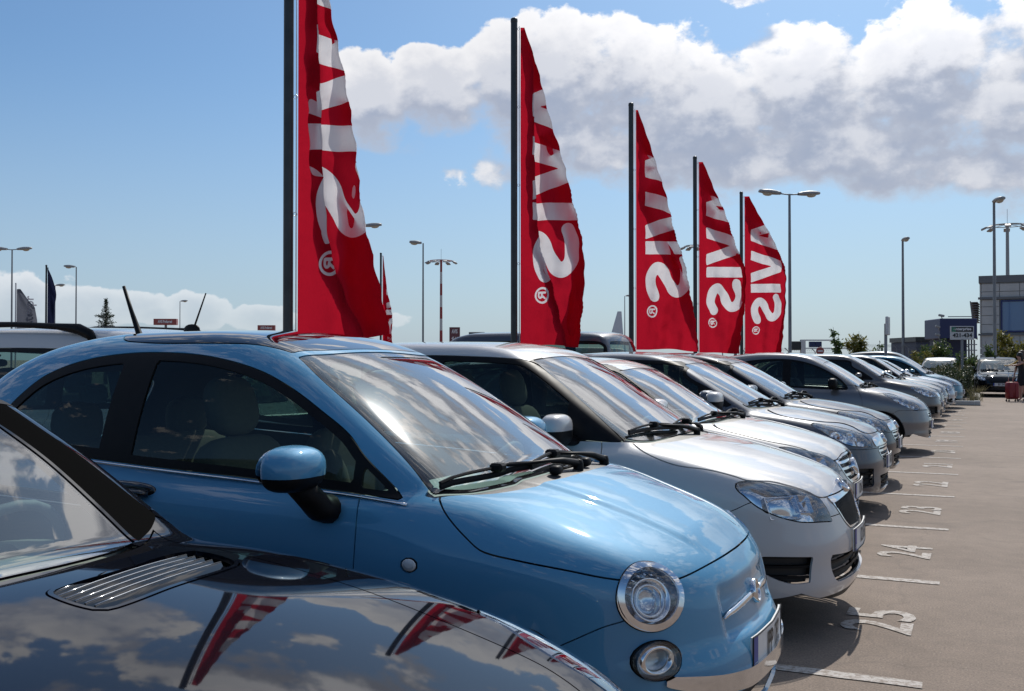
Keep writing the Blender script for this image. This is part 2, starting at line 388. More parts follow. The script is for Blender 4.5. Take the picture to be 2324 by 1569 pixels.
SP['polo'] = dict(SP['fabia'], L=3.95, W=1.68, H=1.46,
    deck=[(-5, .98), (-3.8, .98), (-2.6, 1.0), (-1.5, .97), (-1.15, .97), (-.85, .93), (-.5, .86), (-.25, .79), (-.12, .74), (0, .66), (.3, .4)],
    green=[(-4.1, .8), (-3.9, 1.0), (-3.65, 1.24), (-3.4, 1.33), (-3.0, 1.385), (-2.4, 1.41), (-2.0, 1.40), (-1.8, 1.36), (-1.55, 1.25), (-1.25, 1.07), (-.95, .90), (-.65, .74)])
SP['opel'] = dict(SP['fabia'], L=4.25, W=1.75, H=1.46,
    deck=[(-5, .98), (-3.8, .98), (-2.6, 1.0), (-1.5, .97), (-1.15, .95), (-.85, .92), (-.5, .855), (-.25, .79), (-.12, .745), (0, .67), (.3, .4)],
    plan=[(-4.3, .76), (-3.4, .85), (-2.6, .87), (-1.2, .87), (-.7, .86), (-.3, .83), (0, .78)],
    tail=[(.1, -4.15), (.4, -4.24), (.7, -4.22), (1.0, -4.12), (1.3, -3.95)],
    green=[(-4.3, .8), (-4.05, 1.05), (-3.8, 1.28), (-3.5, 1.38), (-3.1, 1.44), (-2.5, 1.465), (-2.2, 1.455), (-1.95, 1.41), (-1.65, 1.28), (-1.3, 1.09), (-1.0, .92), (-.7, .77)],
    gplan=[(-4.3, .64), (-3.6, .70), (-3.0, .74), (-2.2, .765), (-1.3, .765), (-.9, .75)])
SP['micra'] = dict(SP['fabia'], L=3.72, W=1.66, H=1.54, zb=.2,
    deck=[(-5, 1.0), (-3.6, 1.0), (-2.6, 1.02), (-1.5, .99), (-1.1, .995), (-.8, .96), (-.5, .90), (-.25, .82), (-.12, .75), (0, .65), (.3, .4)],
    tail=[(.1, -3.6), (.4, -3.7), (.7, -3.7), (1.0, -3.62), (1.3, -3.4)],
    sweep=[(0, 0), (.2, .015), (.4, .07), (.55, .15), (.65, .24), (.75, .4), (.85, .6)],
    green=[(-3.8, .8), (-3.65, 1.0), (-3.45, 1.22), (-3.2, 1.38), (-2.9, 1.455), (-2.4, 1.495), (-2.0, 1.485), (-1.75, 1.45), (-1.5, 1.35), (-1.2, 1.18), (-.95, 1.01), (-.6, .8)])
SP['black'] = dict(SP['opel'], L=4.2, W=1.75, H=1.42,
    deck=[(-5, .95), (-3.8, .95), (-2.6, .97), (-1.7, .95), (-1.35, .94), (-.95, .90), (-.5, .82), (-.25, .76), (-.12, .70), (0, .62), (.3, .35)],
    green=[(-4.3, .8), (-4.05, 1.0), (-3.8, 1.2), (-3.4, 1.34), (-3.0, 1.40), (-2.6, 1.41), (-2.35, 1.37), (-2.0, 1.22), (-1.6, 1.01), (-1.45, .93), (-1.1, .76)])
# ======================= FEATURES (all in car space: nose at x=0, +y left, z up) =======================
FT = {}
FT['fiat'] = dict(
    hood_z=[(-1.4, 1.2), (-1.0, .97), (-.95, .937), (-.883, .882), (-.811, .829), (-.748, .79), (-.637, .77), (-.491, .747), (-.359, .722), (-.205, .703), (-.132, .722), (0, .74)],
    cowl=[(0, -.686), (.2, -.695), (.361, -.728), (.571, -.814), (.69, -.95), (.8, -1.06)],
    glass=[(-.765, -.15, 1), (-.77, .1), (-.80, .361), (-.872, .571), (-.975, .678, 1), (-1.085, .640), (-1.267, .598), (-1.503, .552), (-1.655, .50, 1), (-1.632, .35), (-1.626, .0), (-1.626, -.15, 1)],
    frit=.022, cowlbox=(-1.0, .70),
    roofpane=[(-1.655, -.15, 1), (-1.655, .0), (-1.662, .3), (-1.69, .49, 1), (-2.0, .515), (-2.5, .50), (-2.58, .44), (-2.6, 0), (-2.6, -.15, 1)],
    bumper=[(-.8, .36), (-.70, .42), (-.6, .47), (-.45, .545), (-.377, .58), (-.295, .61), (-.24, .67), (-.2, .75), (0, 1.2)], bumpx=-.66,
    doors=[[(-1.25, .97, 1), (-1.212, .857), (-1.204, .69), (-1.215, .27, 1), (-2.25, .26, 1), (-2.45, .5), (-2.54, .8), (-2.56, 1.03, 1)]],
    dlo=[(-1.062, .925, 1), (-1.127, .975), (-1.243, 1.06), (-1.319, 1.128), (-1.427, 1.193), (-1.602, 1.285), (-1.781, 1.352), (-2.025, 1.40), (-2.272, 1.416), (-2.493, 1.41), (-2.70, 1.381), (-2.877, 1.323), (-2.985, 1.249), (-3.075, 1.155), (-3.09, 1.09), (-3.04, 1.045), (-2.9, 1.028), (-2.539, 1.006), (-2.108, .984), (-1.713, .966), (-1.243, .936)],
    panes=[(-1.235, 0, .02, 'quarter_light'), (-2.28, -1.27, .032, 'side_window'), (-3.3, -2.45, .04, 'rear_side_window')],
    rearglass=[(.98, -.1, 1), (.99, .3), (1.02, .46), (1.1, .5), (1.27, .46), (1.34, .3), (1.35, 0), (1.35, -.1, 1)],
    wheels=(-.70, -2.96, .275, .305), seats=(-1.62, -2.55), wb=0)
def dlo_hatch(x0, x1, zb0, zb1, zt, roofx, tailx):
    """side glass outline of a hatchback"""
    return [(x0, zb0, 1), (x0-.22, zb0+.155), (x0-.46, zb0+.29), (roofx+.08, zt-.035), (roofx-.25, zt), (roofx-.9, zt+.005), (tailx+.42, zt-.03), (tailx+.12, zt-.12), (tailx+.01, zb1+.13), (tailx, zb1+.04), (tailx+.06, zb1), (x1, (zb0+zb1)/2+.005)]
FT['fabia'] = dict(
    hood_z=[(-1.4, 1.2), (-1.15, 1.01), (-1.08, .958), (-.969, .905), (-.785, .851), (-.661, .838), (-.514, .806), (-.462, .79), (-.37, .782), (-.277, .757), (-.19, .722), (-.147, .695), (-.125, .69), (0, .69)],
    cowl=[(0, -.87), (.3, -.90), (.5, -.96), (.66, -1.07), (.8, -1.2)],
    glass=[(-.96, -.15, 1), (-.97, .2), (-1.0, .45), (-1.06, .60), (-1.115, .668, 1), (-1.192, .65), (-1.376, .59), (-1.557, .545), (-1.704, .487, 1), (-1.70, .3), (-1.70, .0), (-1.70, -.15, 1)],
    frit=.03, cowlbox=(-1.14, .69),
    bumper=[(-.9, .44), (-.62, .60), (-.5, .655), (-.42, .69), (-.36, .64), (-.2, .62), (-.09, .60), (0, .60)], bumpx=-.66,
    lamp=([(-.509, .746, .769), (-.455, .703, .787), (-.376, .655, .777), (-.277, .589, .752), (-.192, .525, .719), (-.147, .478, .693, 1), (-.105, .458, .62), (-.088, .449, .575, 1), (-.196, .64, .592), (-.293, .708, .618), (-.389, .743, .661), (-.452, .754, .71)], (.75, .6, .35)),
    grille=[(-.1, .70, 1), (.20, .69), (.385, .665, 1), (.30, .56), (.235, .515, 1), (0, .505), (-.1, .505, 1)],
    grillecap=[(-.1, .725, 1), (.1, .72), (.30, .70), (.40, .69, 1), (.385, .655, 1), (.2, .665), (-.1, .67, 1)],
    intakes=[[(-.1, .405, 1), (.3, .405), (.515, .42, 1), (.50, .34), (.46, .285), (.40, .275, 1), (-.1, .27, 1)], [(.625, .425, 1), (.745, .43), (.762, .42, 1), (.745, .35), (.70, .30), (.635, .30, 1)]], lipz=.215,
    doors=[[(-1.222, .99, 1), (-1.2, .875), (-1.19, .7), (-1.2, .27, 1), (-2.3, .27, 1), (-2.32, .6), (-2.32, 1.0, 1)], [(-2.33, 1.0, 1), (-2.33, .6), (-2.31, .27, 1), (-2.8, .27, 1), (-3.05, .55), (-3.15, .8), (-3.15, 1.03, 1)]],
    dlo=[(-1.10, .957, 1), (-1.20, 1.035), (-1.376, 1.165), (-1.557, 1.292), (-1.70, 1.375), (-1.796, 1.393), (-2.056, 1.405), (-2.304, 1.411), (-2.8, 1.405), (-3.3, 1.385), (-3.62, 1.34), (-3.72, 1.2), (-3.75, 1.03, 1), (-3.1, .985), (-2.3, .972), (-1.42, .966), (-1.22, .957)],
    panes=[(-2.22, -1.42, .03, 'side_window'), (-3.02, -2.38, .03, 'rear_side_window'), (-3.62, -3.12, .03, 'quarter_light')],
    rearglass=[(1.0, -.1, 1), (1.0, .55), (1.05, .6), (1.35, .56), (1.40, .5), (1.41, -.1, 1)],
    wheels=(-.80, -3.265, .30, .345), seats=(-1.75, -2.6))
def derive(base, dx=0., **kw):
    d = dict(FT[base]); d.update(kw); return d
FT['fabia']['lampstyle'] = 'rect'; FT['fabia']['pillarblack'] = (-1.10, -1.71, .955)
FT['polo'] = derive('fabia', pillarblack=None, lipz=.2,
    hood_z=[(-1.4, 1.2), (-1.10, 1.0), (-1.0, .94), (-.88, .89), (-.7, .85), (-.52, .81), (-.40, .785), (-.30, .755), (-.2, .70), (-.14, .675), (0, .675)],
    cowl=[(0, -.84), (.3, -.86), (.5, -.92), (.66, -1.03), (.8, -1.15)],
    glass=[(-.92, -.15, 1), (-.93, .2), (-.96, .45), (-1.02, .60), (-1.07, .66, 1), (-1.17, .64), (-1.376, .585), (-1.557, .545), (-1.70, .49, 1), (-1.69, .3), (-1.69, .0), (-1.69, -.15, 1)],
    cowlbox=(-1.1, .68),
    lamp=([(-.47, .72, .76), (-.40, .69, .785), (-.30, .63, .765), (-.22, .55, .735), (-.16, .48, .70), (-.12, .43, .66, 1), (-.10, .43, .56, 1), (-.20, .62, .56), (-.30, .70, .60), (-.40, .735, .66)], (.75, .6, .35)),
    grille=[(-.1, .70, 1), (.2, .70), (.44, .67, 1), (.34, .55), (.26, .50, 1), (0, .49), (-.1, .49, 1)], grillecap=None, slats='chrome3',
    intakes=[[(-.1, .36, 1), (.40, .36, 1), (.36, .23, 1), (-.1, .23, 1)], [(.5, .36, 1), (.68, .36), (.70, .33, 1), (.62, .25), (.5, .24, 1)]],
    dlo=[(-1.08, .94, 1), (-1.18, 1.0), (-1.376, 1.125), (-1.557, 1.245), (-1.70, 1.325), (-1.796, 1.345), (-2.056, 1.36), (-2.304, 1.362), (-2.8, 1.35), (-3.2, 1.32), (-3.45, 1.25), (-3.6, 1.1), (-3.62, 1.01, 1), (-3.1, .975), (-2.3, .962), (-1.42, .95), (-1.22, .945)])
FT['opel'] = derive('fabia', pillarblack=None, lipz=None, lampstyle='bulbs',
    hood_z=[(-1.5, 1.2), (-1.3, 1.01), (-1.15, .96), (-1.0, .91), (-.8, .865), (-.63, .84), (-.52, .825), (-.40, .81), (-.28, .775), (-.2, .735), (-.14, .715), (0, .715)],
    cowl=[(0, -.94), (.3, -.98), (.5, -1.05), (.66, -1.14), (.8, -1.28)],
    glass=[(-1.02, -.15, 1), (-1.04, .2), (-1.08, .42), (-1.14, .58), (-1.19, .665, 1), (-1.344, .655), (-1.60, .61), (-1.81, .51, 1), (-1.80, .3), (-1.80, .0), (-1.80, -.15, 1)],
    cowlbox=(-1.22, .69),
    lamp=([(-.57, .77, .83), (-.45, .70, .825), (-.34, .62, .80), (-.24, .56, .755), (-.18, .51, .70), (-.12, .47, .62, 1), (-.11, .49, .60, 1), (-.244, .681, .622), (-.373, .75, .675), (-.478, .78, .75)], (.7, .65, .4)),
    grille=[(-.1, .60, 1), (.2, .60), (.40, .60, 1), (.33, .50), (.26, .48, 1), (0, .475), (-.1, .475, 1)],
    grillecap=[(-.1, .70, 1), (.2, .695), (.44, .675), (.45, .655, 1), (.42, .605, 1), (.2, .61), (-.1, .61, 1)], slats='h3',
    intakes=[[(-.1, .35, 1), (.40, .35, 1), (.38, .22, 1), (-.1, .22, 1)], [(.52, .42, 1), (.70, .42), (.74, .38, 1), (.70, .27), (.52, .26, 1)]],
    bumper=[(-.9, .44), (-.62, .60), (-.5, .655), (-.42, .67), (-.3, .60), (-.2, .59), (-.09, .59), (0, .59)],
    doors=[[(-1.38, .99, 1), (-1.33, .875), (-1.3, .7), (-1.31, .27, 1), (-2.4, .27, 1), (-2.44, .6), (-2.44, 1.0, 1)], [(-2.45, 1.0, 1), (-2.45, .6), (-2.41, .27, 1), (-2.9, .27, 1), (-3.15, .55), (-3.3, .8), (-3.3, 1.03, 1)]],
    dlo=dlo_hatch(-1.28, -2.4, .95, 1.0, 1.375, -1.85, -3.6),
    panes=[(-2.36, -1.62, .03, 'side_window'), (-3.2, -2.5, .03, 'rear_side_window'), (-3.62, -3.28, .03, 'quarter_light')],
    wheels=(-.88, -3.49, .31, .36), seats=(-1.9, -2.8))
FT['micra'] = derive('fabia', pillarblack=None, lipz=None, lampstyle='bulbs',
    hood_z=[(-1.4, 1.2), (-1.08, 1.01), (-.95, .955), (-.85, .91), (-.7, .885), (-.6, .88), (-.5, .86), (-.4, .79), (-.30, .72), (-.2, .645), (-.14, .64), (0, .64)],
    cowl=[(0, -.78), (.3, -.81), (.5, -.88), (.66, -1.0), (.8, -1.15)],
    glass=[(-.84, -.15, 1), (-.85, .2), (-.89, .42), (-.95, .56), (-1.0, .64, 1), (-1.094, .636), (-1.30, .60), (-1.516, .51, 1), (-1.51, .3), (-1.51, .0), (-1.51, -.15, 1)],
    cowlbox=(-1.05, .67),
    lamp=([(-.63, .68, .895), (-.55, .63, .90), (-.42, .60, .855), (-.30, .54, .77), (-.215, .46, .68), (-.19, .47, .63), (-.25, .58, .625), (-.36, .69, .71), (-.48, .735, .80)], (.65, .6, .5)),
    grille=[(.06, .60, 1), (.30, .60, 1), (.27, .52), (.06, .51, 1)], grillecap=None, slats='h3',
    intakes=[[(-.1, .34, 1), (.33, .34, 1), (.30, .22, 1), (-.1, .22, 1)]],
    bumper=[(-1, .4), (-.62, .55), (-.5, .60), (-.42, .64), (-.35, .64), (-.09, .625), (0, .62)],
    doors=[[(-1.05, 1.0, 1), (-.98, .9), (-.93, .75), (-.95, .27, 1), (-2.0, .27, 1), (-2.02, .6), (-2.02, 1.0, 1)], [(-2.03, 1.0, 1), (-2.03, .6), (-2.01, .27, 1), (-2.6, .27, 1), (-2.8, .5), (-2.95, .8), (-2.95, 1.03, 1)]],
    dlo=[(-1.13, .93, 1), (-1.16, 1.0), (-1.29, 1.12), (-1.573, 1.275), (-1.86, 1.363), (-2.148, 1.39), (-2.512, 1.375), (-2.75, 1.33), (-2.95, 1.2), (-3.05, 1.05, 1), (-2.8, .985), (-1.955, .956), (-1.425, .935)],
    panes=[(-1.98, -1.15, .025, 'side_window'), (-3.2, -2.1, .025, 'rear_side_window')],
    wheels=(-.70, -3.13, .29, .345), seats=(-1.65, -2.5))
FT['black'] = derive('opel',
    hood_z=[(-1.75, 1.3), (-1.55, .95), (-1.5, .90), (-1.3, .878), (-.847, .858), (-.735, .842), (-.604, .819), (-.504, .798), (-.379, .771), (-.296, .752), (-.2, .72), (-.12, .68), (0, .68)],
    hood_y=[(-1.6, .62), (-1.3, .60), (-.847, .55), (-.6, .51), (-.379, .475), (-.25, .42), (-.15, .36), (0, .3)],
    cowl=[(0, -1.355), (.2, -1.365), (.35, -1.40), (.5, -1.47), (.8, -1.7)],
    glass=[(-1.385, -.15, 1), (-1.39, .05), (-1.40, .2), (-1.44, .36), (-1.50, .50, 1), (-1.645, .515), (-1.82, .52), (-1.95, .51), (-2.3, .475), (-2.37, .40, 1), (-2.35, 0), (-2.35, -.15, 1)],
    cowlbox=(-1.5, .48), frit=.012,
    pillartrim=[(-1.50, .515, 1), (-1.645, .53), (-1.82, .535), (-1.95, .525), (-2.3, .49), (-2.3, .61, 1), (-2.005, .636), (-1.852, .660), (-1.70, .68), (-1.615, .695, 1), (-1.56, .62), (-1.52, .55)],
    vent=[(-1.335, .515), (-1.26, .535), (-1.166, .50), (-1.125, .42), (-1.085, .20), (-1.055, .02), (-1.075, -.02), (-1.20, -.015), (-1.235, .02), (-1.27, .22)], pmat='rubber', cowlmat='rubber',
    dlo=dlo_hatch(-1.66, -2.6, .95, 1.0, 1.33, -2.2, -3.55),
    panes=[(-2.5, -1.9, .03, 'side_window'), (-3.4, -2.6, .03, 'rear_side_window')],
    doors=[[(-1.62, .97, 1), (-1.56, .875), (-1.5, .7), (-1.5, .27, 1), (-2.6, .27, 1), (-2.64, .6), (-2.64, 1.0, 1)]],
    seats=(-2.2, -2.9))
# ======================= BLENDER HELPERS =======================
def link(o, parent=None):
    COL.objects.link(o)
    if parent is not None: o.parent = parent
    return o
def mesh_obj(name, V, T, mats, parent=None, N=None, smooth=True, mi=None):
    me = bpy.data.meshes.new(name)
    V = np.asarray(V, float); T = [tuple(t) for t in T] if not isinstance(T, np.ndarray) else T
    if isinstance(T, np.ndarray):
        me.vertices.add(len(V)); me.vertices.foreach_set('co', V.astype(np.float32).ravel())
        k = T.shape[1]; me.loops.add(T.size); me.loops.foreach_set('vertex_index', T.astype(np.int32).ravel())
        me.polygons.add(len(T)); me.polygons.foreach_set('loop_start', np.arange(len(T), dtype=np.int32)*k)
        me.update(calc_edges=True)
    else:
        me.from_pydata([tuple(v) for v in V], [], T)
    me.validate()
    for m in (mats if isinstance(mats, (list, tuple)) else [mats]): me.materials.append(m)
    if mi is not None and len(mi) == len(me.polygons): me.polygons.foreach_set('material_index', np.asarray(mi, np.int32))
    me.polygons.foreach_set('use_smooth', np.full(len(me.polygons), bool(smooth)))
    if N is not None and len(me.vertices) == len(N):
        me.normals_split_custom_set_from_vertices(np.asarray(N, float))
    o = bpy.data.objects.new(name, me); return link(o, parent)
class MB:
    """collects simple solids into one mesh"""
    def __init__(s): s.V = []; s.F = []; s.mi = []; s.m = 0
    def add(s, V, F):
        b = len(s.V); s.V += [tuple(v) for v in V]; s.F += [tuple(b+i for i in f) for f in F]; s.mi += [s.m]*len(F); return s
    def box(s, x0, x1, y0, y1, z0, z1):
        V = [(x, y, z) for x in (x0, x1) for y in (y0, y1) for z in (z0, z1)]
        return s.add(V, [(0, 1, 3, 2), (4, 6, 7, 5), (0, 4, 5, 1), (2, 3, 7, 6), (0, 2, 6, 4), (1, 5, 7, 3)])
    def bbox(s, c, sz, b=.01, rot=None):
        """bevelled box, centre c, size sz"""
        hx, hy, hz = [k/2 for k in sz]; b = min(b, hx*.9, hy*.9, hz*.9); V = []
        for sx in (-1, 1):
            for sy in (-1, 1):
                for sz_ in (-1, 1):
                    V += [(sx*hx, sy*(hy-b), sz_*(hz-b)), (sx*(hx-b), sy*hy, sz_*(hz-b)), (sx*(hx-b), sy*(hy-b), sz_*hz)]
        V = np.array(V)
        if rot is not None: V = V@np.array(rot).T
        V = V+np.array(c)
        bm = bmesh.new(); vs = [bm.verts.new(v) for v in V]; bmesh.ops.convex_hull(bm, input=vs)
        bm.verts.index_update(); F = [tuple(v.index for v in f.verts) for f in bm.faces]; VV = [tuple(v.co) for v in bm.verts]; bm.free()
        return s.add(VV, F)
    def tube(s, pts, r, n=8, cap=True):
        P = [np.array(p, float) for p in pts]; R = r if isinstance(r, (list, tuple, np.ndarray)) else [r]*len(P)
        V = []; up = None
        for i, p in enumerate(P):
            t = P[min(i+1, len(P)-1)]-P[max(i-1, 0)]; t = t/max(np.linalg.norm(t), 1e-9)
            if up is None:
                up = np.array([0, 0, 1.]) if abs(t[2]) < .9 else np.array([1., 0, 0])
            a = np.cross(t, up); a /= np.linalg.norm(a); b = np.cross(a, t); up = b
            rr = R[i] if isinstance(R[i], (tuple, list)) else (R[i], R[i])
            for k in range(n):
                th = 2*math.pi*k/n; V.append(p+a*math.cos(th)*rr[0]+b*math.sin(th)*rr[1])
        F = []
        for i in range(len(P)-1):
            for k in range(n):
                F.append((i*n+k, i*n+(k+1) % n, (i+1)*n+(k+1) % n, (i+1)*n+k))
        if cap: F.append(tuple(range(n))[::-1]); F.append(tuple((len(P)-1)*n+k for k in range(n)))
        return s.add(V, F)
    def lathe(s, prof, c, ax, n=32, eu=1., ev=1.):
        """prof: list of (r, h) along axis ax from centre c"""
        d = np.array(ax, float); d /= np.linalg.norm(d)
        w = np.array([0, 0, 1.]) if abs(d[2]) < .95 else np.array([1., 0, 0])
        u = np.cross(w, d); u /= np.linalg.norm(u); v = np.cross(d, u); c = np.array(c, float); V = []
        for r, h in prof:
            for k in range(n):
                th = 2*math.pi*k/n; V.append(c+u*math.cos(th)*r*eu+v*math.sin(th)*r*ev+d*h)
        F = [(i*n+k, i*n+(k+1) % n, (i+1)*n+(k+1) % n, (i+1)*n+k) for i in range(len(prof)-1) for k in range(n)]
        return s.add(V, F)
    def sell(s, c, r, e=.5, n=14, rot=None, taper=None):
        """superellipsoid cushion"""
        V = []; pw = lambda t, p: math.copysign(abs(t)**p, t)
        for i in range(n+1):
            ph = -math.pi/2+math.pi*i/n
            for k in range(2*n):
                th = math.pi*k/n
                V.append((pw(math.cos(ph), e)*pw(math.cos(th), e), pw(math.cos(ph), e)*pw(math.sin(th), e), pw(math.sin(ph), e)))
        V = np.array(V)*np.array(r)
        if taper: V[:, 0] *= 1+taper*V[:, 2]/r[2]; V[:, 1] *= 1+taper*V[:, 2]/r[2]
        if rot is not None: V = V@np.array(rot).T
        V = V+np.array(c); m = 2*n
        F = [(i*m+k, i*m+(k+1) % m, (i+1)*m+(k+1) % m, (i+1)*m+k) for i in range(n) for k in range(m)]
        return s.add(V, F)
    def obj(s, name, mats, parent=None, smooth=False, auto=None):
        me = bpy.data.meshes.new(name); me.from_pydata(s.V, [], s.F)
        for m in (mats if isinstance(mats, (list, tuple)) else [mats]): me.materials.append(m)
        me.polygons.foreach_set('material_index', np.array(s.mi, np.int32))
        me.polygons.foreach_set('use_smooth', np.full(len(me.polygons), bool(smooth))); me.update()
        if auto is not None:
            me.polygons.foreach_set('use_smooth', np.full(len(me.polygons), True))
            me.set_sharp_from_angle(angle=math.radians(auto))
        return link(bpy.data.objects.new(name, me), parent)
def rotm(ax, deg):
    return np.array(Matrix.Rotation(math.radians(deg), 3, ax))
def empty(name, loc, rz=0, label=None, cat=None, group=None):
    o = bpy.data.objects.new(name, None); o.location = loc; o.rotation_euler = (0, 0, math.radians(rz)); o.empty_display_size = .2
    link(o); tag(o, label, cat, group); return o
def tag(o, label=None, cat=None, group=None, kind=None):
    if label: o['label'] = label
    if cat: o['category'] = cat
    if group: o['group'] = group
    if kind: o['kind'] = kind
    return o
def copy_tree(o, parent=None):
    c = o.copy(); link(c, parent)
    for ch in list(o.children): copy_tree(ch, c)
    return c
def text_geo(txt, size=1., bold=0., res=3):
    cu = bpy.data.curves.new('t', 'FONT'); cu.body = txt; cu.size = size; cu.offset = bold; cu.align_x = 'CENTER'; cu.align_y = 'CENTER'; cu.resolution_u = res
    ob = bpy.data.objects.new('t', cu); COL.objects.link(ob); dg = bpy.context.evaluated_depsgraph_get(); dg.update()
    me = ob.evaluated_get(dg).to_mesh(); V = np.array([v.co[:] for v in me.vertices]); F = [tuple(p.vertices) for p in me.polygons]
    ob.evaluated_get(dg).to_mesh_clear(); bpy.data.objects.remove(ob); bpy.data.curves.remove(cu)
    return V, F
def text_obj(name, txt, size, mat, parent, origin, xdir, ydir, bold=0., sx=1., thick=.0, fit=None):
    V, F = text_geo(txt, size, bold)
    V = V[:, :2]; V[:, 0] *= sx
    if fit: V[:, 0] *= fit[0]/np.ptp(V[:, 0]); V[:, 1] *= fit[1]/np.ptp(V[:, 1]); V -= (V.min(0)+V.max(0))/2
    P = np.array(origin)+V[:, :1]*np.array(xdir, float)+V[:, 1:2]*np.array(ydir, float)
    return mesh_obj(name, P, F, mat, parent, smooth=False)

# ---------------------- materials ----------------------
def nodemat(name):
    m = bpy.data.materials.new(name); m.use_nodes = True; nt = m.node_tree; b = nt.nodes['Principled BSDF']; return m, nt, b
def N_(nt, t, **kw):
    n = nt.nodes.new(t)
    for k, v in kw.items():
        if k.startswith('i_'): n.inputs[k[2:].replace('_', ' ')].default_value = v
        else: setattr(n, k, v)
    return n
def pbr(name, col, rough=.5, metal=0., coat=0., crough=.03, spec=.5, noise=0., nscale=8., bump=0., bscale=200., ior=1.5):
    m, nt, b = nodemat(name)
    b.inputs['Base Color'].default_value = (*col, 1); b.inputs['Roughness'].default_value = rough; b.inputs['Metallic'].default_value = metal
    b.inputs['Coat Weight'].default_value = coat; b.inputs['Coat Roughness'].default_value = crough; b.inputs['Specular IOR Level'].default_value = spec; b.inputs['IOR'].default_value = ior
    if noise > 0:
        tc = N_(nt, 'ShaderNodeTexCoord'); nz = N_(nt, 'ShaderNodeTexNoise', i_Scale=nscale, i_Detail=6.); nt.links.new(tc.outputs['Object'], nz.inputs['Vector'])
        mx = N_(nt, 'ShaderNodeMix', data_type='RGBA'); mx.inputs[6].default_value = tuple(c*(1-noise) for c in col)+(1,); mx.inputs[7].default_value = tuple(min(1, c*(1+noise)) for c in col)+(1,)
        rp = N_(nt, 'ShaderNodeMapRange'); rp.inputs[1].default_value = .3; rp.inputs[2].default_value = .7
        nt.links.new(nz.outputs['Fac'], rp.inputs[0]); nt.links.new(rp.outputs[0], mx.inputs[0]); nt.links.new(mx.outputs[2], b.inputs['Base Color'])
        rr = N_(nt, 'ShaderNodeMapRange'); rr.inputs[3].default_value = max(0, rough-.06); rr.inputs[4].default_value = min(1, rough+.1)
        nt.links.new(nz.outputs['Fac'], rr.inputs[0]); nt.links.new(rr.outputs[0], b.inputs['Roughness'])
    if bump > 0:
        tc = N_(nt, 'ShaderNodeTexCoord'); nz = N_(nt, 'ShaderNodeTexNoise', i_Scale=bscale, i_Detail=3.); bp = N_(nt, 'ShaderNodeBump', i_Strength=bump, i_Distance=.002)
        nt.links.new(tc.outputs['Object'], nz.inputs['Vector']); nt.links.new(nz.outputs['Fac'], bp.inputs['Height']); nt.links.new(bp.outputs[0], b.inputs['Normal'])
    return m
def paint(name, col, metal=.35, rough=.38, coat=1., dust=.025, spec=.5):
    """clear-coated car paint with a film of dust and a faint flake grain"""
    m, nt, b = nodemat(name)
    b.inputs['Metallic'].default_value = metal; b.inputs['Roughness'].default_value = rough
    b.inputs['Specular IOR Level'].default_value = spec; b.inputs['Coat Weight'].default_value = coat; b.inputs['Coat Roughness'].default_value = .018; b.inputs['Coat IOR'].default_value = 1.5
    tc = N_(nt, 'ShaderNodeTexCoord')
    nz = N_(nt, 'ShaderNodeTexNoise', i_Scale=2.2, i_Detail=8., i_Roughness=.65); nt.links.new(tc.outputs['Object'], nz.inputs['Vector'])
    sp = N_(nt, 'ShaderNodeTexNoise', i_Scale=380., i_Detail=1.); nt.links.new(tc.outputs['Object'], sp.inputs['Vector'])
    r1 = N_(nt, 'ShaderNodeMapRange'); r1.inputs[1].default_value = .35; r1.inputs[2].default_value = .75; r1.inputs[3].default_value = 0; r1.inputs[4].default_value = dust
    nt.links.new(nz.outputs['Fac'], r1.inputs[0])
    r2 = N_(nt, 'ShaderNodeMapRange'); r2.inputs[1].default_value = .62; r2.inputs[2].default_value = .75; r2.inputs[4].default_value = dust*1.2
    nt.links.new(sp.outputs['Fac'], r2.inputs[0])
    ad = N_(nt, 'ShaderNodeMath', operation='ADD'); nt.links.new(r1.outputs[0], ad.inputs[0]); nt.links.new(r2.outputs[0], ad.inputs[1])
    mx = N_(nt, 'ShaderNodeMix', data_type='RGBA'); mx.inputs[6].default_value = (*col, 1); mx.inputs[7].default_value = (.42, .38, .33, 1)
    nt.links.new(ad.outputs[0], mx.inputs[0]); nt.links.new(mx.outputs[2], b.inputs['Base Color'])
    rr = N_(nt, 'ShaderNodeMapRange'); rr.inputs[3].default_value = .012; rr.inputs[4].default_value = .05; nt.links.new(nz.outputs['Fac'], rr.inputs[0]); nt.links.new(rr.outputs[0], b.inputs['Coat Roughness'])
    return m
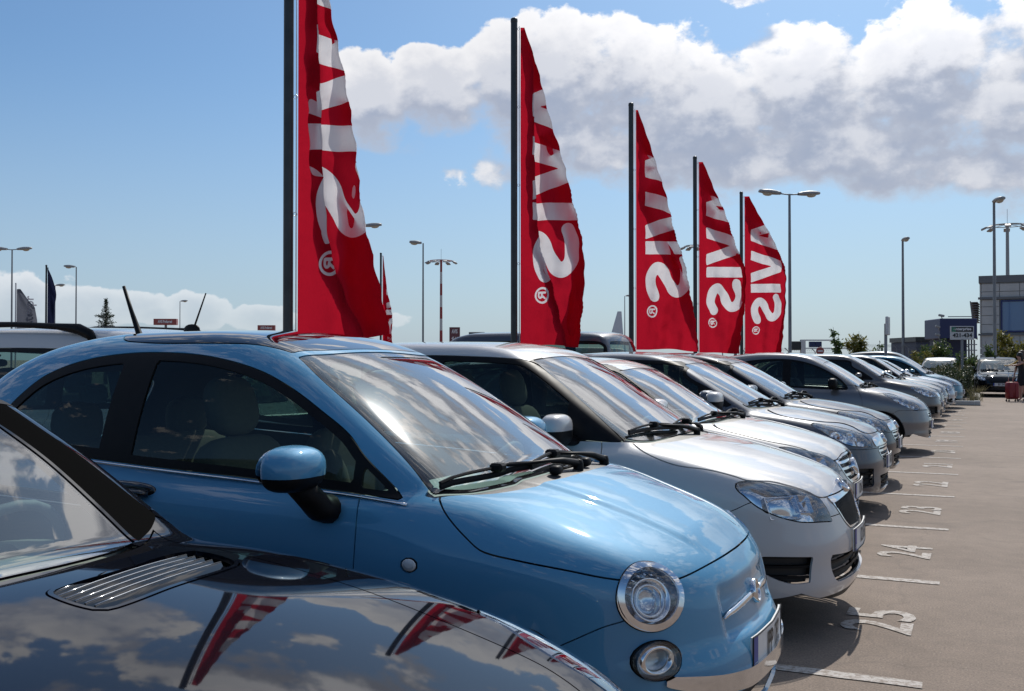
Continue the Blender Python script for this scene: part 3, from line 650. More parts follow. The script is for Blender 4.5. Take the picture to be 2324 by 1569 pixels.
def glass(name, tint, refl=1.6, rough=.0, dust=0.):
    """thin pane: fresnel mirror over a tinted see-through sheet, with a little dust"""
    m = bpy.data.materials.new(name); m.use_nodes = True; nt = m.node_tree; nt.nodes.clear()
    out = N_(nt, 'ShaderNodeOutputMaterial'); tr = N_(nt, 'ShaderNodeBsdfTransparent'); tr.inputs[0].default_value = (*tint, 1)
    gl = N_(nt, 'ShaderNodeBsdfGlossy'); gl.inputs['Roughness'].default_value = rough; gl.inputs[0].default_value = (1, 1, 1, 1)
    fr = N_(nt, 'ShaderNodeFresnel'); fr.inputs[0].default_value = 1.5
    geo = N_(nt, 'ShaderNodeNewGeometry'); ir = N_(nt, 'ShaderNodeMapRange'); ir.inputs[3].default_value = 1.5; ir.inputs[4].default_value = 1/1.5
    nt.links.new(geo.outputs['Backfacing'], ir.inputs[0]); nt.links.new(ir.outputs[0], fr.inputs[0])   # same mirror from both sides of the thin pane
    g2 = N_(nt, 'ShaderNodeBsdfGlossy'); g2.inputs['Roughness'].default_value = .15; g2.inputs[0].default_value = (1, 1, 1, 1)   # wiped film of dirt round the mirror image
    gm = N_(nt, 'ShaderNodeMixShader'); gm.inputs[0].default_value = .04 if dust > 0 else .02; nt.links.new(gl.outputs[0], gm.inputs[1]); nt.links.new(g2.outputs[0], gm.inputs[2])
    mu = N_(nt, 'ShaderNodeMath', operation='MULTIPLY', use_clamp=True); mu.inputs[1].default_value = refl
    nt.links.new(fr.outputs[0], mu.inputs[0])
    mx = N_(nt, 'ShaderNodeMixShader'); nt.links.new(mu.outputs[0], mx.inputs[0]); nt.links.new(tr.outputs[0], mx.inputs[1]); nt.links.new(gm.outputs[0], mx.inputs[2])
    if dust > 0:
        df = N_(nt, 'ShaderNodeBsdfDiffuse'); df.inputs[0].default_value = (.5, .48, .44, 1)
        tc = N_(nt, 'ShaderNodeTexCoord'); nz = N_(nt, 'ShaderNodeTexNoise', i_Scale=3., i_Detail=8., i_Roughness=.7); nt.links.new(tc.outputs['Object'], nz.inputs['Vector'])
        mr = N_(nt, 'ShaderNodeMapRange'); mr.inputs[1].default_value = .3; mr.inputs[2].default_value = .8; mr.inputs[4].default_value = dust; nt.links.new(nz.outputs['Fac'], mr.inputs[0])
        m2 = N_(nt, 'ShaderNodeMixShader'); nt.links.new(mr.outputs[0], m2.inputs[0]); nt.links.new(mx.outputs[0], m2.inputs[1]); nt.links.new(df.outputs[0], m2.inputs[2]); mx = m2
    nt.links.new(mx.outputs[0], out.inputs[0]); return m
# ======================= CAR BUILDER =======================
def phi_poly(kind, pts): return curve_phi(kind, pts)
def phi_axis(pts3, ax, c=None):
    P = np.array([p[:3] for p in pts3]); c = P.mean(0) if c is None else np.array(c)
    pr = proj(('axis', c, ax)); U = pr(P)
    pts = [tuple(u)+((1,) if len(p) > 3 else ()) for u, p in zip(U, pts3)]
    return curve_phi(('axis', c, ax), pts)
def fmax(*f): return lambda V: np.maximum.reduce([g(V) for g in f])
def Z(f): return Crv(f, .008)
def cutcar(B, ft, res, full=True):
    V, T = B.mesh(res); N = B.grad(V)
    fn = np.cross(V[T[:, 1]]-V[T[:, 0]], V[T[:, 2]]-V[T[:, 0]]); fl = (fn*N[T].sum(1)).sum(1) < 0; T[fl] = T[fl][:, ::-1]
    M = TriMesh(V, N, T)
    hi = lambda C: C[:, 2] > .84
    side = lambda C: np.abs(C[:, 1]) > .42
    if full:
        xf, xr_, wr, ar = ft['wheels']
        for cx in (xf, xr_):
            M.region(lambda V, cx=cx: (np.hypot(V[:, 0]-cx, V[:, 2]-wr)-ar), 'void', ('body',), 0, lambda C: (np.abs(C[:, 1]) > .45) & (C[:, 2] < .8))
    G = curve_phi('top', ft['glass']); fr = ft.get('frit', .02)
    M.region(G, 'frit', ('body',), .0025 if full else 0, hi)
    M.region(lambda V: G(V)+fr, 'windshield', ('frit',), 0, hi)
    if ft.get('roofpane'): M.region(curve_phi('top', ft['roofpane']), 'roof_panel', ('body',), .003 if full else 0, lambda C: C[:, 2] > 1.2)
    R = curve_phi('front', ft['rearglass']) if False else None
    rg = ft['rearglass']; zz = [p[0] for p in rg]; L = B.L
    rp = [(p[1], p[0])+tuple(p[2:]) for p in rg]
    RG = curve_phi('front', rp)
    M.region(RG, 'rear_window', ('body',), .003 if full else 0, lambda C: (C[:, 0] < -L*.75) & (C[:, 2] > .9))
    D = curve_phi('side', ft['dlo'])
    if ft.get('pillarblack') and full:
        a, b, zz_ = ft['pillarblack']; M.region(lambda V: np.maximum.reduce([V[:, 0]-a, b-V[:, 0], zz_-V[:, 2]]), 'pillar_trim', ('body',), 0, lambda C: np.abs(C[:, 1]) > .35)
    if ft.get('pillartrim') and full:
        M.region(curve_phi('top', ft['pillartrim']), 'pillar_trim', ('body',), 0, lambda C: C[:, 2] > .86)
    M.region(D, 'window_trim', ('body', 'pillar_trim'), .002 if full else 0, lambda C: (np.abs(C[:, 1]) > .42) & (C[:, 2] > .85))
    for x0, x1, m, nm in ft['panes']:
        M.region(fmax(lambda V, m=m: D(V)+m, lambda V, x0=x0, x1=x1: np.maximum(x0-V[:, 0], V[:, 0]-x1)), nm, ('window_trim',), 0, side)
    if not full: return M
    hz, cw = Z(ft['hood_z']), Z(ft['cowl'])
    cb = ft['cowlbox']
    M.region(lambda V: np.maximum(cb[0]-V[:, 0], np.maximum(V[:, 0]-cw(np.abs(V[:, 1])), np.abs(V[:, 1])-cb[1])), 'cowl_panel', ('body',), 0, hi)
    if ft.get('lamp'):
        M.region(phi_axis(*ft['lamp']), 'headlight', ('body',), .003, lambda C: (C[:, 0] > -1.0) & (np.abs(C[:, 1]) > .2))
    for cx in ft.get('rounds', []):
        c, ax, ru, rv, nm = cx; pr = proj(('axis', c, ax))
        f = lambda V, pr=pr, ru=ru, rv=rv: (np.hypot(pr(V)[:, 0]/ru, pr(V)[:, 1]/rv)-1)*min(ru, rv)
        if nm in ('headlight', 'fog_light'):
            cc = lambda C, c=c: (np.abs(C[:, 0]-c[0]) < .2) & (np.abs(C[:, 2]-c[2]) < .2) & (np.abs(C[:, 1]) > .3)
            M.region(f, nm+'_ring', ('body',), .0018, cc); M.refine(nm+'_ring'); w = .022 if nm == 'headlight' else .004
            M.region(lambda V, f=f, w=w: f(V)+w, nm, (nm+'_ring',), 0, cc)
        else: M.region(f, nm, ('body',), .004, lambda C, c=c: (np.abs(C[:, 0]-c[0]) < .2) & (np.abs(C[:, 2]-c[2]) < .2) & (np.abs(C[:, 1]) > .3))
    if ft.get('hood_y') is not None:
        hy = Z(ft['hood_y']); hf = lambda V: np.maximum.reduce([hz(V[:, 0])-.012-V[:, 2], cw(np.abs(V[:, 1]))-.012*0-V[:, 0], np.abs(V[:, 1])-hy(V[:, 0])])*-1*-1
        H = lambda V: np.maximum.reduce([hz(V[:, 0])*0+.5-V[:, 2], cw(np.abs(V[:, 1]))-V[:, 0], np.abs(V[:, 1])-hy(V[:, 0]), V[:, 0]+.12])
    else: H = lambda V: np.maximum(hz(V[:, 0])-V[:, 2], cw(np.abs(V[:, 1]))-V[:, 0])
    M.region(H, 'hood', ('body',), .0028, lambda C: C[:, 2] > .5)
    if ft.get('vent'):
        vpl = smooth_poly(ft['vent'], 10); vp = lambda V: sdf_poly(V[:, :2], vpl); M.region(vp, 'cowl_vent', ('hood', 'body'), .002, hi)
        M.region(lambda V: vp(V)+.012, 'vent_base', ('cowl_vent',), 0, hi)
    gc = ft.get('grillecap')
    fr_ = lambda C: C[:, 0] > -.6
    if gc: M.region(curve_phi('front', gc), 'grille_bar', ('body', 'hood'), 0, fr_)
    if ft.get('grille'):
        g = curve_phi('front', ft['grille']); M.region(g, 'grille_frame', ('body', 'hood'), .002, fr_); M.region(lambda V: g(V)+.012, 'grille', ('grille_frame',), 0, fr_)
        sl = ft.get('slats', 'v'); M.refine('grille', 2 if res < .03 else 1)
        if sl == 'v': M.region(lambda V: np.abs((np.abs(V[:, 1])/.024) % 1-.5)*.024-.004, 'grille_slat', ('grille',), 0, fr_)
        else: M.region(lambda V: np.abs((V[:, 2]/.045) % 1-.5)*.045-.009, 'grille_slat', ('grille',), 0, fr_)
    for p in ft.get('intakes', []):
        M.region(curve_phi('front', p), 'intake', ('body',), 0, fr_)
    if ft.get('intakes'):
        M.refine('intake', 1)
        M.region(lambda V: np.abs((V[:, 2]/.05) % 1-.5)*.05-.006, 'intake_slat', ('intake',), 0, fr_)
    for p in ft.get('front_regions', []):
        M.region(curve_phi('front', p[1]), p[0], ('body',), 0, fr_)
    if ft.get('lipz'): M.region(lambda V: V[:, 2]-ft['lipz'](V[:, 0]) if callable(ft['lipz']) else V[:, 2]-ft['lipz'], 'lower_lip', ('body',), 0, lambda C: C[:, 0] > -.7)
    bl = Z(ft['bumper'])
    M.region(lambda V: np.maximum(V[:, 2]-bl(V[:, 0]), ft['bumpx']-V[:, 0]), 'bumper', ('body',), .0022, lambda C: C[:, 0] > -1.2)
    nms = ('door', 'rear_door')
    for i, d in enumerate(ft['doors']):
        M.region(curve_phi('side', d), nms[i], ('body',), .0026, side)
    return M
def ztop(B, x, y):
    lo, hi = .5, 2.2
    for _ in range(28):
        m = (lo+hi)/2
        if B.F(x, y, m) < 0: lo = m
        else: hi = m
    return lo
def yside(B, x, z):
    lo, hi = .2, 1.4
    for _ in range(28):
        m = (lo+hi)/2
        if B.F(x, m, z) < 0: lo = m
        else: hi = m
    return lo
def xfront(B, y, z):
    lo, hi = -1., .5
    for _ in range(28):
        m = (lo+hi)/2
        if B.F(m, y, z) < 0: lo = m
        else: hi = m
    return lo
def nrm(B, x, y, z): return B.grad(np.array([[x, abs(y), z]]))[0]*np.array([1, 1 if y >= 0 else -1, 1])

WHEELS = {}
def wheel(root, c, r, side, style=0):
    key = (round(r, 2), side, style)
    if key not in WHEELS:
        w = .19; ax = (0, side, 0)
        t = MB(); t.lathe([(r*.66, -.07), (r*.70, .085), (r*.80, .10), (r*.93, .095), (r*.985, .075), (r, .04), (r, -.05), (r*.95, -.09), (r*.66, -.09)], (0, 0, 0), ax, 40)
        rim = MB(); rim.lathe([(r*.67, .085), (r*.645, .07), (r*.63, .03), (r*.62, -.06), (.0, -.065)], (0, 0, 0), ax, 36)
        for k in range(7):
            a = 2*math.pi*k/7; d = np.array([math.cos(a), 0, math.sin(a)])
            rim.tube([np.array([0, side*.06, 0])+d*.03, np.array([0, side*.068, 0])+d*r*.35, np.array([0, side*.055, 0])+d*r*.65], [(.016, .03), (.013, .024), (.012, .03)], 6)
        rim.lathe([(0, .075), (.03, .074), (.045, .06), (.05, .03)], (0, 0, 0), ax, 20)
        WHEELS[key] = (t, rim)
        to = t.obj('tyre', MAT['tyre'], None, auto=40); ro = rim.obj('rim', MAT['alloy'], None, auto=35)
        WHEELS[key] = (to.data, ro.data); bpy.data.objects.remove(to); bpy.data.objects.remove(ro)
    td, rd = WHEELS[key]
    w = bpy.data.objects.new('wheel', td); w.location = c; link(w, root)
    link(bpy.data.objects.new('rim', rd), w)
INTR = {}
def interior(root, sx, rx, belt, W, dark=True, roofz=1.45, steer=1, key='i', detail=True):
    k = (key,)
    def part(name, mb, mat, auto=None, smooth=True): return mb.obj(name, mat, root, smooth=smooth, auto=auto)
    sm = MAT['seat'] if not isinstance(dark, str) else MAT[dark]
    hz = min(roofz-.28, 1.2)
    for y in (-.36, .36):
        m = MB(); m.sell((sx-.05, y, .46), (.27, .25, .09), .45, 10 if detail else 6)
        R = rotm('Y', -16)
        m.sell((sx-.36, y, .76), (.085, .25, .33), .5, 12 if detail else 6, R)
        m.sell((sx-.33, y+.2, .74), (.1, .05, .25), .6, 8 if detail else 5, R); m.sell((sx-.33, y-.2, .74), (.1, .05, .25), .6, 8 if detail else 5, R)
        so = part('seat', m, sm)
        h = MB(); h.sell((sx-.47, y, hz), (.06, .135, .125), .75, 10 if detail else 6, R)
        ho = h.obj('headrest', sm, so, smooth=True)
        if detail:
            for dy in (-.04, .04):
                p = MB(); p.tube([(sx-.45, y+dy, hz-.2), (sx-.465, y+dy, hz-.08)], .006, 6); p.obj('headrest_post', MAT['chrome'], so, smooth=True)
    m = MB(); m.sell((rx, 0, .45), (.25, W/2-.18, .1), .35, 8); m.sell((rx-.3, 0, .74), (.09, W/2-.2, .3), .35, 8, rotm('Y', -20))
    ro = part('rear_seat', m, sm)
    for y in (-.34, .34):
        h = MB(); h.sell((rx-.42, y, hz-.1), (.05, .13, .1), .7, 8 if detail else 6); h.obj('headrest', sm, ro, smooth=True)
def build_car(name, sk, fk, pm, X, Y, rz, label, cat, group, res=.03, mats=None, pats='', plate=None, detail=2, steer=1, seat='seat', mirror='body', liner=True, dash='dash', tweak=None, ftweak=None):
    sp = dict(SP[sk]); sp.update(tweak or {}); ft = dict(FT[fk]); ft.update(ftweak or {}); B = Body(sp)
    root = empty(name, (X, Y, 0), rz, label, cat, group)
    M = cutcar(B, ft, res)
    mm = dict(body=(pm, .014, 0), hood=(pm, .014, 0), bumper=(pm, .014, 0), door=(pm, .012, 0), rear_door=(pm, .012, 0),
              windshield=('glass_f', .0, -.003), frit=('frit', .006, -.003), rear_window=('glass_s', .004, -.002), roof_panel=('blackglass', .008, 0),
              window_trim=('trim', .012, .001), pillar_trim=(ft.get('pmat', 'trim'), .012, 0), side_window=('glass_s', .0, -.004), rear_side_window=('glass_s', .0, -.004), quarter_light=('glass_s', .0, -.004),
              cowl_panel=(ft.get('cowlmat', 'plastic'), .006, -.012), headlight=('lens', .0, .001), grille_bar=('chrome', .02, .006), grille=('blackp', .0, -.03), grille_frame=(ft.get('framemat', 'chrome'), .03, .003),
              grille_slat=('chrome' if ft.get('slats', 'v') != 'v' else 'blackp', .02, -.006), intake=('blackp', .0, -.04), intake_slat=('trim', .012, -.015), lower_lip=('trim', .012, .0),
              cowl_vent=('gloss_black', .012, .002), vent_base=('blackp', .0, -.02), vent_slat=('gloss_black', .012, .0), moustache=('chrome', .014, .012))
    if ft.get('rounds'):
        for r in ft['rounds']: mm[r[4]] = ('lens', 0, .006)
        mm['headlight_ring'] = ('chrome', .012, .004); mm['fog_light_ring'] = ('blackp', .02, .001)
    if mats: mm.update(mats)
    sided = ('door', 'rear_door', 'window_trim', 'pillar_trim', 'side_window', 'rear_side_window', 'quarter_light', 'headlight', 'fog_light', 'headlight_ring', 'fog_light_ring', 'repeater', 'cowl_vent')
    objs = {}
    def make(nm, side=0, parent=root, as_=None):
        g = M.get(nm, side)
        if g is None: return None
        V, N, T = g; mt, lip, off = mm[nm]
        V = V+N*off; V, N, T = add_lip(V, N, T, lip)
        o = mesh_obj(as_ or nm, V, T, MAT[mt] if isinstance(mt, str) else mt, parent, N); objs.setdefault(nm, []).append(o); return o
    for nm in M.names:
        if nm in ('void', 'vent_base', 'vent_slat', 'grille', 'grille_slat', 'intake_slat') or nm not in mm: continue
        if nm in sided:
            for s in (-1, 1):
                p = make(nm, s)
                if p is None: continue
                if nm == 'cowl_vent':
                    make('vent_base', s, p)
                    vent_slats(B, p, s)
                if nm == 'repeater':
                    q = MB(); rr = [r for r in ft['rounds'] if r[4] == nm][0]; q.sell((rr[0][0], s*(rr[0][1]-.002), rr[0][2]), (.026, .008, .020), 1., 8); q.obj('bulb', MAT['lamp_white'], p, smooth=True)
                if nm in ('headlight', 'fog_light') and ft.get('rounds'): round_lamp(p, B, nm, s, ft)
                if nm == 'headlight' and ft.get('lamp'): lamp_guts(p, M, nm, s, ft)
        else:
            p = make(nm)
            if nm == 'grille_frame': make('grille', 0, p); g = M.get('grille_slat'); (g is not None) and split_islands(g, mm['grille_slat'], 'slat', p)
            if nm == 'intake': g = M.get('intake_slat'); (g is not None) and split_islands(g, mm['intake_slat'], 'slat', p)
    # inner lining: floor, door cards and headliner
    if liner:
        C = cutcar(B, ft, max(.05, res*2.2), full=False)
        g = C.get('body')
        if g is not None:
            V, N, T = g; keep = V[T][:, :, 2].mean(1) > .3; xs = V[T][:, :, 0].mean(1)
            keep &= ~((xs > ft['cowl'][0][1]+.02))
            T = T[keep]; mesh_obj('interior_lining', V-N*.028, T[:, ::-1].copy(), MAT['liner'], root, -N)
    f = MB(); L = sp['L']; w2 = sp['W']/2
    f.box(-L+.3, -.45, -w2+.22, w2-.22, .17, .24); f.box(-L+.3, ft['cowl'][0][1]-.05, -w2+.1, w2-.1, .24, .30); f.box(-1.1, -.30, -.50, .50, .24, .56); f.box(-.295, -.17, -.40, .40, .29, .55)  # floor pans, plus two unseen nose blocks added to stop light leaking through
    f.obj('underbody_and_light_block', MAT['blackp'], root)
    for cx in ft['wheels'][:2]:
        for s in (-1, 1):
            wl = MB(); n = 14; r = ft['wheels'][3]+.012; V = []
            for k in range(n+1):
                a = math.pi*k/n
                for yy in (w2-.02-.02, w2-.30): V.append((cx+r*math.cos(a), s*yy, ft['wheels'][2]+r*math.sin(a)))
            wl.add(V, [(2*k, 2*k+1, 2*k+3, 2*k+2) for k in range(n)]+[tuple(2*k+1 for k in range(n+1))])
            wl.obj('wheel_well', MAT['blackp'], root)
    for cx in ft['wheels'][:2]:
        for s in (-1, 1): wheel(root, (cx, s*(w2-.135), ft['wheels'][2]+.0), ft['wheels'][2], s)
    # cabin
    sx, rx = ft['seats']; interior(root, sx, rx, .95, sp['W'], seat, sp['H'], detail=detail > 1)
    d = MB(); cx0 = ft['glass'][1][0]
    d.sell((cx0-.36, 0, .775), (.33, w2-.19, .125), .35, 12); do = d.obj('dashboard', MAT[dash], root, smooth=True)
    if detail > 0:
        y = .36*steer; R = rotm('Y', 65-90)
        st = MB(); th = np.linspace(0, 2*math.pi, 25); c = np.array([sx+.38, y, .86]); u = np.array([math.sin(math.radians(25)), 0, math.cos(math.radians(25))]); v = np.array([0, 1., 0])
        pts = [c+.18*(math.cos(t)*v+math.sin(t)*u) for t in th]; st.tube(pts, .014, 8, cap=False)
        st.sell(c, (.03, .07, .06), .8, 6)
        for t in (0, math.pi, -math.pi/2): st.tube([c, c+.18*(math.cos(t)*v+math.sin(t)*u)], .012, 6)
        st.obj('steering_wheel', MAT['dash'], root, smooth=True)
        rm = MB(); xh = ft['glass'][-3][0] if len(ft['glass'][-3]) > 1 else -1.6; zz = ztop(B, xh+.05, 0)-.09
        rm.sell((xh+.02, 0, zz), (.02, .11, .035), .6, 8); rm.tube([(xh+.02, 0, zz+.02), (xh-.03, 0, zz+.07)], .008, 6); rm.obj('rear_view_mirror', MAT['blackp'], root, smooth=True)
    return root, B, M, ft, objs
def vent_slats(B, parent, s):
    if s < 0: return
    for k in range(7):
        t = (k+.5)/7; P = []
        for y in np.linspace(.0+.02*abs(t-.5), .475, 9):
            x = -1.085-.165*t-.205*(y-.0)-.02*t*y/.45; P.append((x, y, ztop(B, x, y)-.003))
        m = MB(); V = []; n = len(P)
        for p in P: V += [(p[0]+.010, p[1], p[2]-.020), (p[0]+.0085, p[1], p[2]-.021), (p[0]-.0065, p[1], p[2]-.001), (p[0]-.004, p[1], p[2]+.001), (p[0]-.002, p[1], p[2]-.001)]
        F = [(5*i+j, 5*i+(j+1) % 5, 5*i+5+(j+1) % 5, 5*i+5+j) for i in range(n-1) for j in range(5)]+[(0, 1, 2, 3, 4), tuple(5*n-5+j for j in range(5))]
        m.add(V, F); o = m.obj('slat', MAT['gloss_black'], parent, auto=60)
        m = MB(); m.tube([(p[0]-.0045, p[1], p[2]+.0012) for p in P], .0017, 6); m.obj('slat_highlight', MAT['slat_highlight'], parent, smooth=True)  # highlight along each slat's top edge, added as a pale metal bead
def round_lamp(lens, B, nm, s, ft):
    c, ax, ru, rv, _ = [r for r in ft['rounds'] if r[4] == nm][0]; c = np.array(c, float)*np.array([1, s, 1]); d = np.array(ax, float)*np.array([1, s, 1]); d /= np.linalg.norm(d)
    k = ru/.112; e = (1, rv/ru)
    big = nm == 'headlight'; r0 = .108*k
    def lat(name, prof, cc, mat, n=36, par=lens, dd=d): m = MB(); m.lathe(prof, cc, dd, n, *e); return m.obj(name, MAT[mat], par, smooth=True)
    lat('lamp_housing', [(r0*1.04, -.01*k), (r0*.93, -.05*k), (r0*.80, -.075*k), (r0*.5, -.085*k), (0, -.087*k)], c, 'reflector' if big else 'lamp_housing')
    if big:
        u = np.cross([0, 0, 1], d); u /= np.linalg.norm(u); v = np.cross(d, u)
        q = c-v*.012-d*.01
        lat('lamp_bowl', [(.070, -.006), (.074, .0), (.070, .004), (.062, -.012), (.045, -.04), (.02, -.052), (0, -.054)], q, 'reflector')
        lat('lamp_bezel', [(.052, -.020), (.056, -.008), (.050, -.004), (.046, -.016), (.040, -.034)], q-v*.002, 'chrome')
        lat('bulb', [(0, .0), (.02, -.002), (.032, -.010), (.036, -.03)], q-d*.012, 'lens')
        for a in np.linspace(-55, 55, 7):
            t = math.radians(90+a); dirv = u*math.cos(t)+v*math.sin(t); m = MB(); m.tube([q+dirv*.074-d*.004, q+dirv*.092-d*.02], [(.004, .003), (.006, .003)], 6); m.obj('flute', MAT['chrome'], lens, smooth=True)
    else:
        lat('lamp_bezel', [(.066, -.012), (.060, -.004), (.050, -.003), (.043, -.02)], c-d*.010, 'chrome'); lat('bulb', [(0, .012), (.012, .008), (.014, -.02)], c-d*.035, 'lens')
def split_islands(g, mt, name, parent):
    V, N, T = g; n = len(V); lab = np.arange(n)
    while True:
        m = np.minimum.reduce([lab[T[:, 0]], lab[T[:, 1]], lab[T[:, 2]]]); l2 = lab.copy()
        for k in range(3): np.minimum.at(l2, T[:, k], m)
        if (l2 == lab).all(): break
        lab = l2
    fl = lab[T[:, 0]]
    for u in np.unique(fl):
        t = T[fl == u]
        if len(t) < 6: continue
        vv, inv = np.unique(t, return_inverse=True); v, nn, tt = V[vv]+N[vv]*mt[2], N[vv], inv.reshape(-1, 3)
        v, nn, tt = add_lip(v, nn, tt, mt[1]); mesh_obj(name, v, tt, MAT[mt[0]], parent, nn)
def lamp_guts(lens, M, nm, s, ft):
    V, N, T = M.get(nm, s); n = N.mean(0); n /= np.linalg.norm(n); c = V.mean(0)
    W = V-n*.055; W = c-n*.055+(W-(c-n*.055))*.86
    Nn = N.copy()
    # facetted reflector: gentle ripples stand in for the moulded bowls
    u = np.cross([0, 0, 1], n); u /= np.linalg.norm(u); v = np.cross(n, u)
    a, b = (V-c)@u, (V-c)@v
    st = ft.get('lampstyle', 'bulbs'); rp = .018*np.cos(a*42)*np.cos(b*40) if st == 'bulbs' else .010*np.cos(a*16+.6)*np.cos(b*30)
    W = W+n*rp[:, None]
    mesh_obj('reflector', W, T, MAT['reflector'], lens)
    # side wall from lens edge to reflector
    E = np.concatenate([T[:, [0, 1]], T[:, [1, 2]], T[:, [2, 0]]]); key = np.sort(E, axis=1); k = key[:, 0].astype(np.int64)*len(V)+key[:, 1]
    uu, idx, cnt = np.unique(k, return_index=True, return_counts=True); Bd = E[idx[cnt == 1]]
    VV = np.vstack([V-N*.004, W]); q = np.stack([Bd[:, 0], Bd[:, 1], Bd[:, 1]+len(V), Bd[:, 0]+len(V)], 1)
    mesh_obj('lamp_housing', VV, np.vstack([q[:, [0, 1, 2]], q[:, [0, 2, 3]]]), MAT['lamp_housing'], lens)
    if st != 'bulbs':
        for i, (du, dv, wu, wv) in enumerate([(-.03, -.025, .085, .055), (.085, -.01, .05, .045)]):
            p = c+u*du+v*dv-n*.05; V4 = []
            for h, k in ((.0, .55), (.034, 1.), (.034, 1.06), (-.004, 1.06)):
                V4 += [p+u*wu*k*a_+v*wv*k*b_+n*h for a_, b_ in ((-1, -1), (1, -1), (1, 1), (-1, 1))]
            m = MB(); m.add(V4, [(0, 1, 2, 3)]+[(4*i_+j, 4*i_+(j+1) % 4, 4*i_+4+(j+1) % 4, 4*i_+4+j) for i_ in range(3) for j in range(4)]); m.obj('lamp_bowl', MAT['chrome'], lens)
        return
    rng = [(-.06, .0), (.07, -.005)]
    for i, (du, dv) in enumerate(rng):
        m = MB(); p = c+u*du+v*dv-n*.052
        m.lathe([(.0, .0), (.02, .002), (.036, .014), (.044, .034), (.048, .034), (.046, .02)], p, n, 20)
        m.obj('lamp_bowl', MAT['chrome'], lens, smooth=True)
        m = MB(); m.lathe([(0, .03), (.012, .026), (.012, .0)], p, n, 10); m.obj('bulb', MAT['lens' if i else 'amber'], lens, smooth=True)
def surf_tube(B, pts, r, name, mat, parent, s, off=0., n=8, kind='side'):
    """bar following the flank through (x,z) points"""
    P = []
    for x, z in smooth_poly(pts, 8, False):
        y = yside(B, x, z); nn = nrm(B, x, y, z); p = np.array([x, y, z])+nn*off; P.append((p[0], s*p[1], p[2]))
    m = MB(); m.tube(P, r, n); return m.obj(name, MAT[mat], parent, smooth=True)
def wiper(root, B, pivot, tip, blade, s=1, lift=.02):
    """arm from pivot to the blade; blade lies on the glass; (x,y) points"""
    def on(p, h): return np.array([p[0], p[1], ztop(B, p[0], p[1])+h])
    P0, P1 = on(pivot, .012), on(tip, .034)
    a = MB(); mid = (P0+P1)/2+np.array([0, 0, .012]); a.tube([P0, P0*.75+P1*.25+np.array([0, 0, .012]), mid, P1], [(.018, .016), (.017, .013), (.010, .007), (.007, .005)], 8)
    a.lathe([(0, .018), (.016, .014), (.02, .0), (.02, -.03)], P0, (0, 0, 1), 14)
    ao = a.obj('wiper_arm', MAT['trim'], root, smooth=True)
    b = MB(); pts = [on(np.array(blade[0])*(1-t)+np.array(blade[1])*t, .012) for t in np.linspace(0, 1, 9)]
    b.tube(pts, [(.006, .012)]*9, 6)
    up = [p+np.array([0, 0, .013+.012*math.sin(math.pi*i/8)]) for i, p in enumerate(pts)]
    b.tube(up, [(.008, .006)]*9, 6); b.bbox(tuple((up[4]+P1)/2), (.05, .05, .03), .008)
    b.obj('wiper_blade', MAT['trim'], ao, smooth=False)
def add_mirror(root, B, x, y, z, s, mat, size=(.085, .11, .07), arm=None, base=None, e=.75, cut=.3):
    m = MB(); m.sell((x, s*y, z), size, e, 16)
    V = np.array(m.V)
    # flatter glass face at the back, fuller front
    lx = (V[:, 0]-x)/size[0]; V[:, 0] = x+size[0]*np.where(lx < 0, lx*.45, lx)
    low = MB(); hi = MB()
    o = mesh_obj('mirror_shell', V, [f for f in m.F], [MAT[mat], MAT['trim']], root, smooth=True)
    me = o.data; zc = [sum(me.vertices[v].co[2] for v in p.vertices)/len(p.vertices) for p in me.polygons]
    mi = np.array([1 if q < z-size[2]*cut else 0 for q in zc], np.int32); me.polygons.foreach_set('material_index', mi)
    g = MB(); g.lathe([(0, 0), (size[1]*.8, 0), (size[1]*.85, .004)], (x-size[0]*.46, s*y, z), (-1, 0, 0), 20, 1, size[2]/size[1])
    g.obj('mirror_glass', MAT['chrome'], o, smooth=True)
    a = MB(); a.tube(arm, base, 12); a.obj('mirror_arm', MAT['trim'], o, smooth=True)
    return o
